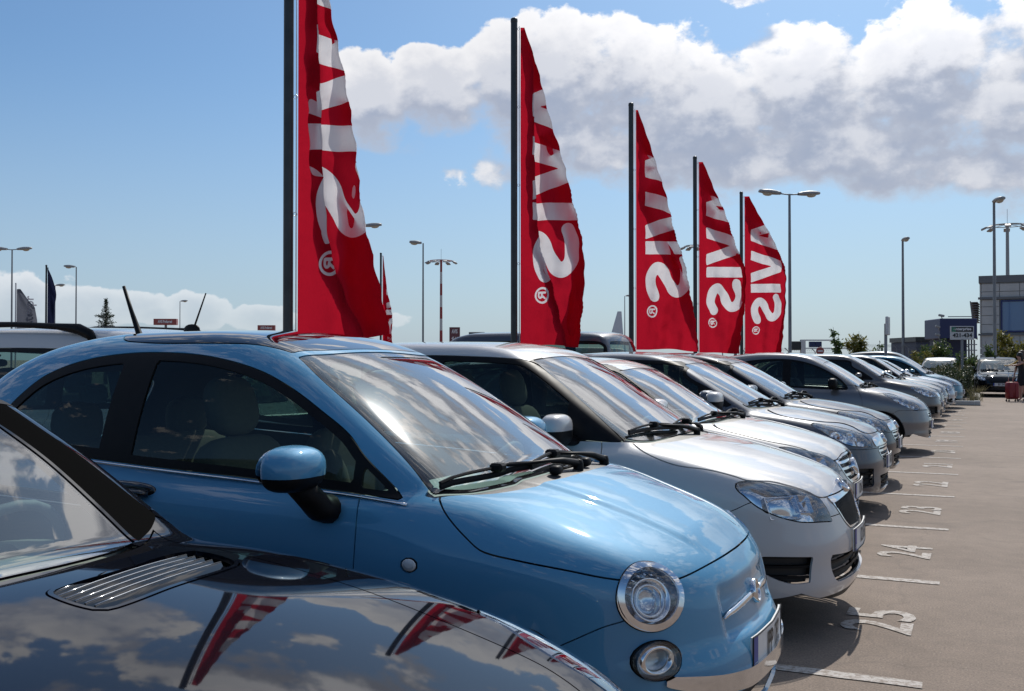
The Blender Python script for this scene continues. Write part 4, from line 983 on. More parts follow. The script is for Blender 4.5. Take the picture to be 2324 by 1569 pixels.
def plate_on(root, B, txt, z, w=.50, h=.115, dx=.012, y0=0.):
    """number plate bent to the bumper: white sheet, blue strip, letters"""
    n = 12; ys = np.linspace(-w/2, w/2, n+1)
    xf = [xfront(B, y, z)+dx for y in ys]; k = max(xf)
    fx = lambda y: k-(k-np.interp(abs(y), ys[n//2:], xf[n//2:]))*.97
    V = []; F = []; mi = []
    for y in ys:
        for zz, o in ((z-h/2, 0), (z+h/2, 0), (z+h/2, -.008), (z-h/2, -.008)): V.append((fx(y)+o, y0+y, zz))
    for i in range(n):
        for j in range(4): F.append((4*i+j, 4*i+4+j, 4*i+4+(j+1) % 4, 4*i+(j+1) % 4)); mi.append(0)
    F.append((0, 1, 2, 3)); F.append((4*n+3, 4*n+2, 4*n+1, 4*n)); mi += [0, 0]
    p = mesh_obj('number_plate', V, F, [MAT['plate'], MAT['plateblue']], root, smooth=False, mi=mi)
    def bend(name, g, mat, yc, zc, sx, off):
        Vt, Ft = g
        if not len(Vt): return
        yy = yc+Vt[:, 0]*sx; P = np.stack([np.array([fx(t) for t in yy])+off, y0+yy, zc+Vt[:, 1]], 1); mesh_obj(name, P, Ft, MAT[mat], p, smooth=False)
    # rim, strip and characters (seen from the front +y is the viewer's right)
    yr = np.linspace(-w/2+.002, -w/2+.046, 4); V = []; F = []
    for y in yr: V += [(fx(y)+.0015, y0+y, z-h/2+.003), (fx(y)+.0015, y0+y, z+h/2-.003)]
    mesh_obj('country_strip', V, [(2*i, 2*i+2, 2*i+3, 2*i+1) for i in range(3)], MAT['plateblue'], p, smooth=False)
    bend('registration_text', text_geo(txt, .105, .002), 'ink', .028, z, .62, .0025)
    bend('country_code', text_geo('GR', .028, .0005), 'plate', -w/2+.024, z-.035, .9, .003)
    rim = MB()
    for zz in (z-h/2, z+h/2): rim.tube([(fx(y)+.001, y0+y, zz) for y in ys], .003, 5)
    for y in (-w/2, w/2): rim.tube([(fx(y)+.001, y0+y, z-h/2), (fx(y)+.001, y0+y, z+h/2)], .003, 5)
    rim.obj('plate_rim', MAT['blackp'], p)
    return p
# ======================= SCENE =======================
build_world()
MAT = dict(
    tyre=pbr('tyre_rubber', (.02, .02, .021), .75, bump=.3), alloy=pbr('alloy', (.45, .46, .48), .3, .9), chrome=pbr('chrome', (.72, .73, .75), .05, 1., noise=.08),
    trim=pbr('black_plastic', (.009, .009, .010), .45, noise=.2, nscale=20, ior=1.22), trimgloss=pbr('black_gloss_trim', (.008, .008, .009), .12, coat=1.), blackp=pbr('matt_black', (.01, .01, .011), .6),
    plastic=pbr('grey_cowl_plastic', (.10, .095, .09), .42, noise=.25, nscale=12, bump=.2), frit=pbr('frit', (.006, .006, .007), .15, coat=1.), blackglass=pbr('black_roof_glass', (.006, .007, .01), .03, coat=1., crough=.0),
    gloss_black=paint('black_paint', (.004, .005, .009), .0, .5, dust=.008, spec=.0), liner=pbr('headliner', (.13, .12, .10), .9), seat=pbr('seat_fabric', (.19, .17, .135), .9, noise=.05, nscale=60), seatd=pbr('dark_seat_fabric', (.05, .05, .055), .9, noise=.2), dash=pbr('dashboard', (.13, .13, .13), .7), dashl=pbr('ivory_dashboard', (.42, .43, .40), .6),
    dashb=pbr('beige_dashboard', (.30, .27, .23), .7),
    glass_f=glass('windscreen_glass', (.70, .86, .82), 1.9, rough=.015, dust=.03), glass_s=glass('side_glass', (.40, .50, .47), .75, dust=.008), lens=glass('clear_lens', (.93, .95, .96), 1.6), reflector=pbr('lamp_reflector', (.75, .77, .80), .12, 1.),
    lamp_housing=pbr('lamp_housing', (.5, .51, .53), .22, .8), amber=pbr('amber_bulb', (.7, .25, .04), .2, coat=1.), plate=pbr('plate_white', (.72, .72, .70), .45, noise=.06), plateblue=pbr('plate_blue', (.02, .05, .30), .4), ink=pbr('black_ink', (.015, .015, .016), .5),
    rubber=pbr('black_rubber', (.004, .004, .004), .7, ior=1.03), slat_highlight=pbr('slat_highlight', (.35, .36, .38), .18, .8), lamp_white=pbr('lamp_white', (.7, .7, .68), .25), redlamp=pbr('red_lens', (.35, .01, .012), .1, coat=1.))
P_BLUE = paint('light_blue_paint', (.085, .29, .475), .12, .55, spec=.1); P_WHITE = paint('white_paint', (.53, .52, .515), .0, .4); P_WHITE2 = paint('ivory_white_paint', (.60, .58, .55), .0, .4)
P_SILV = paint('grey_silver_paint', (.055, .064, .085), .25, .4); P_NAVY = paint('navy_paint', (.010, .014, .030), .08, .4, spec=.1); P_SILV2 = paint('silver_paint', (.17, .168, .17), .4, .32)
P_GREY = paint('warm_grey_paint', (.12, .112, .105), .3, .33); P_BEIGE = paint('champagne_paint', (.27, .24, .20), .4, .33); P_LB = paint('pale_blue_silver_paint', (.36, .40, .46), .55, .32); P_TEAL = paint('teal_paint', (.04, .16, .24), .4, .32)
P_BLK = MAT['gloss_black']

# ---- ground ----
def ground():
    m, nt, b = nodemat('worn_asphalt'); L = nt.links.new; tc = N_(nt, 'ShaderNodeTexCoord')
    big = N_(nt, 'ShaderNodeTexNoise', i_Scale=.55, i_Detail=7., i_Roughness=.6); fine = N_(nt, 'ShaderNodeTexNoise', i_Scale=95., i_Detail=4., i_Roughness=.7); vo = N_(nt, 'ShaderNodeTexVoronoi', i_Scale=42.); mid = N_(nt, 'ShaderNodeTexNoise', i_Scale=6., i_Detail=6., i_Roughness=.7)
    for q in (big, fine, vo, mid): L(tc.outputs['Object'], q.inputs['Vector'])
    r = N_(nt, 'ShaderNodeValToRGB'); r.color_ramp.elements[0].position = .3; r.color_ramp.elements[0].color = (.180, .134, .102, 1); r.color_ramp.elements[1].position = .72; r.color_ramp.elements[1].color = (.262, .200, .156, 1); L(big.outputs['Fac'], r.inputs[0])
    r2 = N_(nt, 'ShaderNodeMapRange'); r2.inputs[1].default_value = .3; r2.inputs[2].default_value = .7; r2.inputs[3].default_value = .58; r2.inputs[4].default_value = 1.38; L(fine.outputs['Fac'], r2.inputs[0])
    r4 = N_(nt, 'ShaderNodeMapRange'); r4.inputs[1].default_value = .3; r4.inputs[2].default_value = .7; r4.inputs[3].default_value = .86; r4.inputs[4].default_value = 1.1; L(mid.outputs['Fac'], r4.inputs[0])
    mm0 = N_(nt, 'ShaderNodeMath', operation='MULTIPLY'); L(r2.outputs[0], mm0.inputs[0]); L(r4.outputs[0], mm0.inputs[1])
    mu = N_(nt, 'ShaderNodeMix', data_type='RGBA', blend_type='MULTIPLY'); mu.inputs[0].default_value = 1; L(r.outputs[0], mu.inputs[6]); L(mm0.outputs[0], mu.inputs[7])
    st = N_(nt, 'ShaderNodeMapRange'); st.inputs[1].default_value = .12; st.inputs[2].default_value = .05; L(vo.outputs['Distance'], st.inputs[0])
    rs = N_(nt, 'ShaderNodeMath', operation='MULTIPLY'); L(st.outputs[0], rs.inputs[0]); gt = N_(nt, 'ShaderNodeMath', operation='GREATER_THAN'); gt.inputs[1].default_value = .55; sepc = N_(nt, 'ShaderNodeSeparateColor'); L(vo.outputs['Color'], sepc.inputs[0]); L(sepc.outputs[0], gt.inputs[0]); L(gt.outputs[0], rs.inputs[1])
    mx = N_(nt, 'ShaderNodeMix', data_type='RGBA'); L(rs.outputs[0], mx.inputs[0]); L(mu.outputs[2], mx.inputs[6]); mx.inputs[7].default_value = (.42, .36, .31, 1)
    # thin cracks
    vc = N_(nt, 'ShaderNodeTexVoronoi', feature='DISTANCE_TO_EDGE', i_Scale=.33); wn = N_(nt, 'ShaderNodeTexNoise', i_Scale=2.5, i_Detail=5.); L(tc.outputs['Object'], wn.inputs['Vector'])
    va = N_(nt, 'ShaderNodeVectorMath', operation='MULTIPLY_ADD'); L(wn.outputs['Color'], va.inputs[0]); va.inputs[1].default_value = (.5, .5, 0); L(tc.outputs['Object'], va.inputs[2]); L(va.outputs[0], vc.inputs['Vector'])
    cr = N_(nt, 'ShaderNodeMapRange'); cr.inputs[1].default_value = .0; cr.inputs[2].default_value = .006; cr.inputs[3].default_value = .18; cr.inputs[4].default_value = 0; L(vc.outputs['Distance'], cr.inputs[0])
    m3 = N_(nt, 'ShaderNodeMix', data_type='RGBA'); L(cr.outputs[0], m3.inputs[0]); L(mx.outputs[2], m3.inputs[6]); m3.inputs[7].default_value = (.05, .04, .035, 1)
    # oil drips and tyre scuffs
    on = N_(nt, 'ShaderNodeTexNoise', i_Scale=1.7, i_Detail=5., i_Roughness=.55); mp = N_(nt, 'ShaderNodeMapping'); mp.inputs['Scale'].default_value = (.55, 1., 1.); L(tc.outputs['Object'], mp.inputs[0]); L(mp.outputs[0], on.inputs['Vector'])
    orr = N_(nt, 'ShaderNodeMapRange'); orr.inputs[1].default_value = .60; orr.inputs[2].default_value = .74; orr.inputs[4].default_value = .42; L(on.outputs['Fac'], orr.inputs[0])
    sv = N_(nt, 'ShaderNodeTexVoronoi', i_Scale=1.15); L(tc.outputs['Object'], sv.inputs['Vector']); sr = N_(nt, 'ShaderNodeMapRange'); sr.inputs[1].default_value = .10; sr.inputs[2].default_value = .03; sr.inputs[4].default_value = .45; L(sv.outputs['Distance'], sr.inputs[0])
    oa = N_(nt, 'ShaderNodeMath', operation='MAXIMUM'); L(orr.outputs[0], oa.inputs[0]); L(sr.outputs[0], oa.inputs[1])
    m4 = N_(nt, 'ShaderNodeMix', data_type='RGBA'); L(oa.outputs[0], m4.inputs[0]); L(m3.outputs[2], m4.inputs[6]); m4.inputs[7].default_value = (.085, .066, .052, 1)
    L(m4.outputs[2], b.inputs['Base Color']); b.inputs['Roughness'].default_value = .85
    bp = N_(nt, 'ShaderNodeBump', i_Strength=.6, i_Distance=.004); L(fine.outputs['Fac'], bp.inputs['Height']); L(bp.outputs[0], b.inputs['Normal'])
    g = mesh_obj('ground', [(-900, -300, 0), (900, -300, 0), (900, 1500, 0), (-900, 1500, 0)], [(0, 1, 2, 3)], m, smooth=False); tag(g, kind='structure')
ground()
PITCHY = 2.148
def worn_paint():
    m, nt, b = nodemat('worn_road_paint'); L = nt.links.new; tc = N_(nt, 'ShaderNodeTexCoord'); a = N_(nt, 'ShaderNodeTexNoise', i_Scale=30., i_Detail=8., i_Roughness=.75); L(tc.outputs['Object'], a.inputs['Vector'])
    r = N_(nt, 'ShaderNodeValToRGB'); e = r.color_ramp.elements; e[0].position = .42; e[0].color = (.25, .20, .165, 1); e[1].position = .54; e[1].color = (.50, .46, .42, 1); L(a.outputs['Fac'], r.inputs[0]); L(r.outputs[0], b.inputs['Base Color']); b.inputs['Roughness'].default_value = .8
    return m
MAT['road_paint'] = worn_paint()
def markings():
    lines = empty('parking_lines', (0, 0, 0)); tag(lines, kind='structure')
    for k in range(-2, 13):
        y = 4.64+PITCHY*(k-1)+PITCHY; V = []; n = 60; rr = np.random.default_rng(100+k)
        xs = np.linspace(-.223, -5.2, n); e1 = rr.normal(0, .0025, n); e2 = rr.normal(0, .0025, n)
        for i, x in enumerate(xs): V += [(x+rr.normal(0, .002), y-.045+e1[i], .004), (x, y+.045+e2[i], .004)]
        o = mesh_obj('line', V, [(2*i, 2*i+1, 2*i+3, 2*i+2) for i in range(n-1)], MAT['road_paint'], lines, smooth=False)
    nums = empty('bay_numbers', (0, 0, 0)); tag(nums, kind='structure')
    for i, num in enumerate(range(26, 13, -1)):
        y = 3.57+PITCHY*i
        text_obj('number', str(num), .5, MAT['road_paint'], nums, (-.485, y-.04+.02*math.sin(i*2.3), .0045), (0, 1, 0), (-1, 0, 0), bold=.008, fit=(.50, .355))
markings()

# ---- the foremost cars ----
rd = lambda c, ax, ru, rv, nm: (c, ax, ru, rv, nm)
def fiat():
    ft = dict(rounds=[((-.254, .606, .667), (.76, .56, .33), .117, .107, 'headlight'), ((-.215, .638, .478), (.80, .60, .05), .083, .059, 'fog_light'), ((-.997, .805, .732), (.05, 1, .1), .028, .021, 'repeater')],
              front_regions=[('moustache', [(-.1, .385, 1), (.3, .39, 1), (.45, .405), (.62, .43, 1), (.62, .40), (.45, .35), (.3, .33, 1), (-.1, .33, 1)]), ('intake', [(-.1, .32, 1), (.42, .325, 1), (.36, .235, 1), (-.1, .235, 1)])], wheels=(-.70, -2.96, .275, .305))
    return build_car('parked_car', 'fiat', 'fiat', P_BLUE, -.655, 3.593, 0, 'small light blue retro hatchback with round chrome headlight and black glass roof', 'car', 'cars parked in the front row', res=.018, ftweak=ft, dash='dashl')
fr, fB, fM, fft, fo = fiat()
gr, gB, gM, gft, go = build_car('parked_car', 'fabia', 'fabia', P_WHITE, -.578, 5.717, 0, 'white hatchback with black grille and chrome hood badge, next beyond the light blue car', 'car', 'cars parked in the front row', res=.024)
kr, kB, kM, kft, ko = build_car('parked_car', 'black', 'black', P_BLK, -.44, 1.42, 0, 'glossy black car with slatted hood vent, nearest the camera at bottom left', 'car', 'cars parked in the front row', res=.02, dash='dashb')
def details_fiat(root, B):
    surf_tube(B, [(-1.04, .912), (-1.243, .925), (-1.713, .955), (-2.108, .973), (-2.539, .995), (-2.9, 1.016)], [.006]*41, 'window_strip', 'chrome', root, -1, .002)
    surf_tube(B, [(-1.04, .912), (-1.243, .925), (-1.713, .955), (-2.108, .973), (-2.539, .995), (-2.9, 1.016)], [.006]*41, 'window_strip', 'chrome', root, 1, .002)
    for s in (-1, 1):
        add_mirror(root, B, -1.37, .93, 1.035, s, P_BLUE if False else 'bluepaint', (.10, .125, .075), arm=[(-1.33, s*.765, .885), (-1.345, s*.80, .895), (-1.36, s*.845, .94), (-1.37, s*.88, .985)], base=[(.075, .05), (.062, .048), (.04, .045), (.05, .05)])
        x, z = -2.25, .90; y = yside(B, x, z); h = MB(); P = [(x+dx, s*(yside(B, x+dx, z-dx*.05)+o), z-dx*.05) for dx, o in ((.12, .004), (.09, .03), (0, .042), (-.09, .03), (-.12, .004))]
        h.tube(P, [(.018, .014), (.02, .014), (.021, .013), (.02, .014), (.018, .014)], 10); ho = h.obj('door_handle', MAT['trimgloss'], root, smooth=True)
        k = MB(); k.sell((x, s*(y-.006), z), (.15, .02, .034), .8, 10); k.obj('handle_recess', MAT['trimgloss'], ho, smooth=True)
    # cowl wipers: both parked towards the near side
    wiper(root, B, (-.735, .02), (-.855, -.36), ((-.965, -.655), (-.825, -.22)))
    wiper(root, B, (-.752, .36), (-.828, .0), ((-.818, -.24), (-.84, .20)))
    for y in (-.18, .12):
        j = MB(); x = -.745; z = ztop(B, x, y); j.sell((x, y, z+.008), (.022, .03, .018), .7, 8); j.obj('washer_jet', MAT['trim'], root, smooth=True)
    g = empty_child('cowl_grille', root)
    # antenna
    zr = ztop(B, -2.95, 0); a = MB(); a.tube([(-2.92, 0, zr-.004), (-2.945, 0, zr+.03), (-3.0, 0, zr+.15), (-3.05, 0, zr+.27)], [(.045, .02), (.017, .014), (.010, .010), (.008, .008)], 10); a.obj('antenna', MAT['trim'], root, smooth=True)
    # badge and whiskers
    xb = xfront(B, 0, .575); n = nrm(B, xb, .001, .575); c = np.array([xb, 0, .575])
    m = MB(); m.lathe([(0, .010), (.030, .010), (.034, .006)], c, n, 32); mo = m.obj('badge', MAT['badge_red'], root, smooth=True)
    m = MB(); m.lathe([(.034, .0), (.036, .013), (.038, .015), (.042, .011), (.043, -.004)], c, n, 36); m.obj('badge_ring', MAT['chrome'], mo, smooth=True)
    text_obj('badge_letters', 'FIAT', .03, MAT['chrome'], mo, c+n*.0125, (0, 1, 0), (-.1, 0, 1), bold=.0008, fit=(.040, .018))
    for s in (-1, 1):
        P = []
        for y in np.linspace(.05, .345, 9):
            z = .575-.022*(y/.35)**2; x = xfront(B, y, z); P.append((x+.006, s*y, z))
        m = MB(); m.tube(P, [(.008, .014)]*5+[(.008, .013), (.008, .012), (.007, .010), (.004, .004)], 10); m.obj('chrome_bar', MAT['chrome'], root, smooth=True)
    plate_on(root, B, 'IPP 1082', .415, .50, .12, .002)
def empty_child(name, root): return None
def details_generic(root, B, ft, pm, sk, plate=None, pz=.46, far=False, mirror='trim', logo=None, rails=False, ant=False):
    gl = ft['glass']; base = [p for p in gl if len(p) == 3 and p[1] > .3][0]; x0, y0 = base[0], base[1]; xc = gl[1][0]
    wiper(root, B, (xc+.04, .15), (xc*.45+x0*.55, -y0*.5), ((x0+.015, -y0*.92), (xc-.025, -.02)))
    if not far: wiper(root, B, (xc*.5+x0*.5+.035, .53), (xc-.02, .22), ((xc-.045, -.05), (xc*.55+x0*.45-.02, .50)))
    mx = ft['dlo'][0][0]-(.30 if sk == 'fabia' else .2)
    for s in (-1, 1):
        yy = yside(B, mx, .97)
        add_mirror(root, B, mx-.02, yy+.155, 1.02, s, mirror, (.08, .125, .085), arm=[(mx+.02, s*(yy-.01), .955), (mx, s*(yy+.06), .96), (mx-.01, s*(yy+.1), .98)], base=[(.05, .03), (.035, .025), (.03, .03)], e=.6, cut=.1)
        for i, d in enumerate(ft['doors']):
            xh = min(p[0] for p in d)+.17; zh = .84; h = MB(); P = [(xh+dx, s*(yside(B, xh+dx, zh)+o), zh) for dx, o in ((.09, -.002), (.07, .028), (-.07, .028), (-.09, -.002))]
            h.tube(P, [(.013, .009)]*4, 8); h.obj('door_handle', pm, root, smooth=True)
    if plate: plate_on(root, B, plate, pz, .50, .115, .014)
    else: plate_on(root, B, 'IKA 4170', pz, .50, .115, .014)
    if logo:
        z, r, col = logo; xb = xfront(B, 0, z); n = nrm(B, xb, .001, z); c = np.array([xb, 0, z])
        m = MB(); m.lathe([(r*.78, .006), (r*.84, .016), (r*.95, .018), (r, .008), (r, -.01)], c, n, 28); mo = m.obj('badge_ring', MAT['chrome'], root, smooth=True)
        m = MB(); m.lathe([(0, .010), (r*.8, .008)], c, n, 24); m.obj('badge', MAT[col], mo, smooth=True)
        m = MB(); u = np.array([0, 1., 0]); v = np.cross(n, u)
        if sk == 'opel': m.tube([c-u*r*.95+v*r*.2+n*.014, c+u*r*.1+v*.0+n*.018, c-u*r*.1+n*.018, c+u*r*.95-v*r*.2+n*.014], [.004, .006, .006, .004], 6)
        elif sk == 'polo':
            for pts in ([(-.5, .62), (-.2, .02), (0, .5), (.2, .02), (.5, .62)], [(-.75, .2), (-.35, -.75), (0, -.05), (.35, -.75), (.75, .2)]): m.tube([c+u*a*r+v*b*r+n*.012 for a, b in pts], .004, 6)
        else: m.tube([c-u*r*.3-v*r*.3+n*.014, c+v*r*.2+n*.015, c+u*r*.5+v*r*.45+n*.014], [.004, .008, .002], 6); m.tube([c-v*r*.3+n*.014, c+u*r*.5+v*r*.25+n*.014], .003, 6)
        m.obj('badge_emblem', MAT['chrome'], mo, smooth=True)
MAT['bluepaint'] = P_BLUE; MAT['badge_red'] = pbr('badge_red', (.13, .012, .015), .2, .3, coat=1.)
MAT['whitepaint'] = P_WHITE
details_fiat(fr, fB)
details_generic(gr, gB, gft, P_WHITE, 'fabia', 'IOI 3850', .455, mirror='whitepaint', logo=(.705, .045, 'trimgloss'))
plate_on(kr, kB, 'IPE 2604', .42)
# ---- the other parked cars ----
CARG = 'cars parked in the front row'
def row_car(sk, fk, pm, X, Y, label, res=.035, plate='IKA 4170', pz=.46, mirror='trim', logo=None, detail=1, tweak=None, ftweak=None, far=False, rz=0, group=CARG, seat='seatd', mats=None):
    r, B, M, ft, o = build_car('parked_car', sk, fk, pm, X, Y, rz, label, 'car', group, res=res, detail=detail, tweak=tweak, ftweak=ftweak, seat=seat, mats=mats)
    details_generic(r, B, ft, pm, sk, plate, pz, far=far, mirror=mirror, logo=logo); return r, B
MAT['silverpaint'] = P_SILV; MAT['navypaint'] = P_NAVY; MAT['white2'] = P_WHITE2; MAT['silv2'] = P_SILV2; MAT['lb'] = P_LB; MAT['teal'] = P_TEAL; MAT['beige'] = P_BEIGE; MAT['grey'] = P_GREY
row_car('polo', 'polo', P_WHITE2, -.80, 7.86, 'white hatchback with three chrome grille bars, second of the two white cars', plate='IOM 6214', pz=.44, mirror='white2', logo=(.60, .062, 'trimgloss'), res=.03)
row_car('opel', 'opel', P_SILV, -.75, 10.0, 'grey silver hatchback with large clear headlights, beside the white hatchback with chrome bars', plate='IMT 7305', mirror='silverpaint', logo=(.655, .045, 'trimgloss'))
row_car('opel', 'opel', P_NAVY, -.79, 12.15, 'dark navy hatchback beside the empty bay', plate='IMZ 1148', mirror='navypaint', logo=(.655, .045, 'trimgloss'))
row_car('micra', 'micra', P_SILV2, -.62, 16.45, 'rounded silver hatchback with black door mirror, standing alone past the empty bay', plate='IBK 9021', mirror='trim', pz=.42)
FAR = dict(res=.05, far=True, detail=1)
row_car('fabia', 'opel', P_GREY, -.66, 22.9, 'warm grey hatchback just behind the rounded silver car', plate='IPA 3397', mirror='grey', **FAR)
row_car('opel', 'polo', P_BEIGE, -.66, 25.05, 'champagne hatchback with chrome slatted grille in the far part of the row', plate='IOE 5510', mirror='beige', **FAR)
row_car('fabia', 'fabia', P_SILV2, -.64, 27.2, 'bright silver hatchback with black grille in the far part of the row', plate='INH 2873', mirror='silv2', **FAR)
row_car('polo', 'polo', P_LB, -.52, 29.35, 'pale blue silver hatchback next to the teal one', plate='IKZ 6642', mirror='lb', **FAR)
row_car('micra', 'micra', P_TEAL, -.35, 31.5, 'teal rounded hatchback, last in the front row by the kerb', plate='IPX 7718', mirror='teal', **FAR)
# cars beyond the planted island
MPV = dict(H=1.68, deck=[(a, b*1.0) for a, b in SP['opel']['deck']], green=[(a, b*1.13) for a, b in SP['opel']['green']], tumble=[(1.0, -.01), (1.12, .01), (1.35, .06), (1.6, .14), (1.75, .2)])
row_car('opel', 'opel', P_GREY, -.5, 36.2, 'tall dark grey people carrier with pale roof behind the island shrubs', plate='IXY 4032', mirror='trim', group='cars beyond the planted island', tweak=MPV, **FAR)
row_car('opel', 'opel', P_SILV2, -1.55, 45.6, 'silver car facing the camera behind the hedge', plate='IME 8146', mirror='silv2', rz=-92, group='cars beyond the planted island', **FAR)
row_car('opel', 'opel', P_BLK, .75, 40.6, 'black hatchback facing the camera beside the two people', plate='IBY 7043', mirror='gloss_black', rz=-88, group='cars beyond the planted island', res=.045, far=True, detail=1, mats=dict(grille_bar=('blackp', .01, 0), grille_slat=('blackp', .01, -.006), grille_frame=('blackp', .02, 0)))

# ---- row backing onto the flag poles: white people carrier and silver van ----
WAG = dict(L=4.5, H=1.65, deck=[(-6, 1.0), (-4.3, 1.0), (-2.6, 1.02), (-1.5, .98), (-1.15, .97), (-.85, .94), (-.5, .87), (-.25, .80), (-.12, .745), (0, .66), (.3, .4)],
    tail=[(.1, -4.4), (.4, -4.49), (.7, -4.48), (1.0, -4.42), (1.3, -4.34), (1.6, -4.2)], plan=[(-4.6, .78), (-4.0, .84), (-2.6, .87), (-1.2, .87), (-.7, .86), (-.3, .83), (0, .78)],
    green=[(-4.6, 1.0), (-4.5, 1.15), (-4.42, 1.35), (-4.3, 1.54), (-4.05, 1.60), (-3.5, 1.635), (-2.6, 1.65), (-2.2, 1.635), (-1.95, 1.56), (-1.65, 1.38), (-1.3, 1.15), (-1.0, .96), (-.7, .8)],
    gplan=[(-4.7, .68), (-4.2, .72), (-3.0, .76), (-2.2, .77), (-1.3, .765), (-.9, .75)], tumble=[(.9, -.01), (1.0, .01), (1.2, .045), (1.4, .09), (1.6, .14)])
wf = dict(dlo=[(-1.35, .98, 1), (-1.6, 1.17), (-1.85, 1.34), (-2.1, 1.455), (-2.5, 1.475), (-3.4, 1.465), (-4.0, 1.43), (-4.22, 1.36), (-4.3, 1.2), (-4.28, 1.04, 1), (-2.4, .99)],
    panes=[(-2.36, -1.62, .03, 'side_window'), (-3.25, -2.5, .03, 'rear_side_window'), (-4.25, -3.4, .04, 'quarter_light')], wheels=(-.88, -3.6, .32, .37), seats=(-1.9, -2.9),
    rearglass=[(1.05, -.1, 1), (1.05, .55), (1.1, .6), (1.42, .56), (1.46, .5), (1.47, -.1, 1)])
r, B, M_, ft_, o_ = build_car('parked_car', 'opel', 'opel', P_WHITE2, -9.62, 6.15, 180, 'white estate car with black roof rails, behind the light blue car', 'car', 'vehicles parked behind the flag poles', res=.04, detail=1, tweak=WAG, ftweak=wf, seat='seatd')
details_generic(r, B, ft_, P_WHITE2, 'opel', 'IPM 5021', .46, mirror='white2')
for s in (-1, 1):
    P = [(x, s*.62, ztop(B, x, .62)+h) for x, h in ((-3.62, -.01), (-3.58, .04), (-3.46, .072), (-3.25, .078), (-2.8, .08), (-2.3, .08), (-2.05, .072), (-1.98, .04), (-1.95, -.01))]
    m = MB(); m.tube(P, [(.03, .03), (.035, .04), (.036, .042), (.026, .026), (.024, .022), (.026, .026), (.03, .036), (.035, .04), (.03, .03)], 10); m.obj('roof_rail', MAT['trim'], r, smooth=True)
    m = MB(); m.sell((-4.33, s*.60, 1.28), (.05, .045, .17), .5, 8); m.obj('tail_light', MAT['redlamp'], r, smooth=True)
m = MB(); zz = ztop(B, -4.0, 0); m.sell((-4.0, 0, zz+.01), (.08, .025, .05), .9, 8); m.tube([(-4.03, 0, zz+.05), (-4.14, 0, zz+.30)], [.008, .005], 6); m.obj('antenna', MAT['trim'], r, smooth=True)
VAN = dict(L=4.9, W=1.9, H=1.88, deck=[(-6, 1.1), (-4.3, 1.1), (-2.6, 1.12), (-1.5, 1.08), (-1.0, 1.05), (-.7, 1.0), (-.4, .92), (-.2, .82), (0, .70), (.3, .4)],
    tail=[(.1, -4.85), (.4, -4.9), (.7, -4.9), (1.0, -4.88), (1.5, -4.84), (1.8, -4.78)], plan=[(-5, .90), (-4.0, .94), (-2.6, .95), (-1.2, .95), (-.7, .93), (-.3, .88), (0, .82)],
    green=[(-5.05, .9), (-4.93, 1.3), (-4.88, 1.62), (-4.75, 1.82), (-4.4, 1.865), (-3.2, 1.88), (-2.3, 1.875), (-1.95, 1.82), (-1.6, 1.62), (-1.2, 1.32), (-.85, 1.05), (-.5, .85)],
    gplan=[(-5, .86), (-4.0, .88), (-2.2, .88), (-1.2, .84), (-.8, .80)], tumble=[(.95, -.01), (1.1, .01), (1.35, .03), (1.6, .07), (1.85, .13)], r_g=.13)
vf = dict(dlo=[(-1.2, 1.12, 1), (-1.5, 1.38), (-1.8, 1.60), (-2.05, 1.69), (-2.4, 1.70), (-4.5, 1.69), (-4.72, 1.64), (-4.78, 1.5), (-4.78, 1.2), (-4.7, 1.12, 1)],
    panes=[(-2.25, -1.3, .03, 'side_window'), (-3.4, -2.45, .04, 'rear_side_window'), (-4.72, -3.6, .04, 'quarter_light')], cowl=[(0, -.72), (.4, -.78), (.6, -.88), (.8, -1.02)],
    glass=[(-.82, -.15, 1), (-.84, .3), (-.92, .55), (-1.02, .68, 1), (-1.5, .62), (-1.86, .56, 1), (-1.85, 0), (-1.85, -.15, 1)], cowlbox=(-1.1, .72),
    doors=[[(-1.25, 1.15, 1), (-1.2, .875), (-1.2, .32, 1), (-2.3, .3, 1), (-2.34, .6), (-2.34, 1.15, 1)], [(-2.4, 1.15, 1), (-2.4, .6), (-2.4, .32, 1), (-3.4, .3, 1), (-3.45, .8), (-3.45, 1.15, 1)]],
    wheels=(-.9, -3.9, .33, .38), seats=(-1.9, -3.0), rearglass=[(1.15, -.1, 1), (1.15, .65), (1.2, .7), (1.6, .66), (1.68, .6), (1.68, -.1, 1)], hood_z=[(-1.5, 1.4), (-1.2, 1.1), (-1.0, 1.04), (-.8, .99), (-.5, .92), (-.3, .85), (-.14, .76), (0, .76)])
r, B, M_, ft_, o_ = build_car('parked_van', 'opel', 'opel', P_SILV, -10.35, 16.6, 180, 'silver minibus with dark side windows behind the second flag', 'van', 'vehicles parked behind the flag poles', res=.05, detail=1, tweak=VAN, ftweak=vf, seat='seatd')
details_generic(r, B, ft_, P_SILV, 'opel', 'IPT 3308', .5, mirror='trim', far=True)
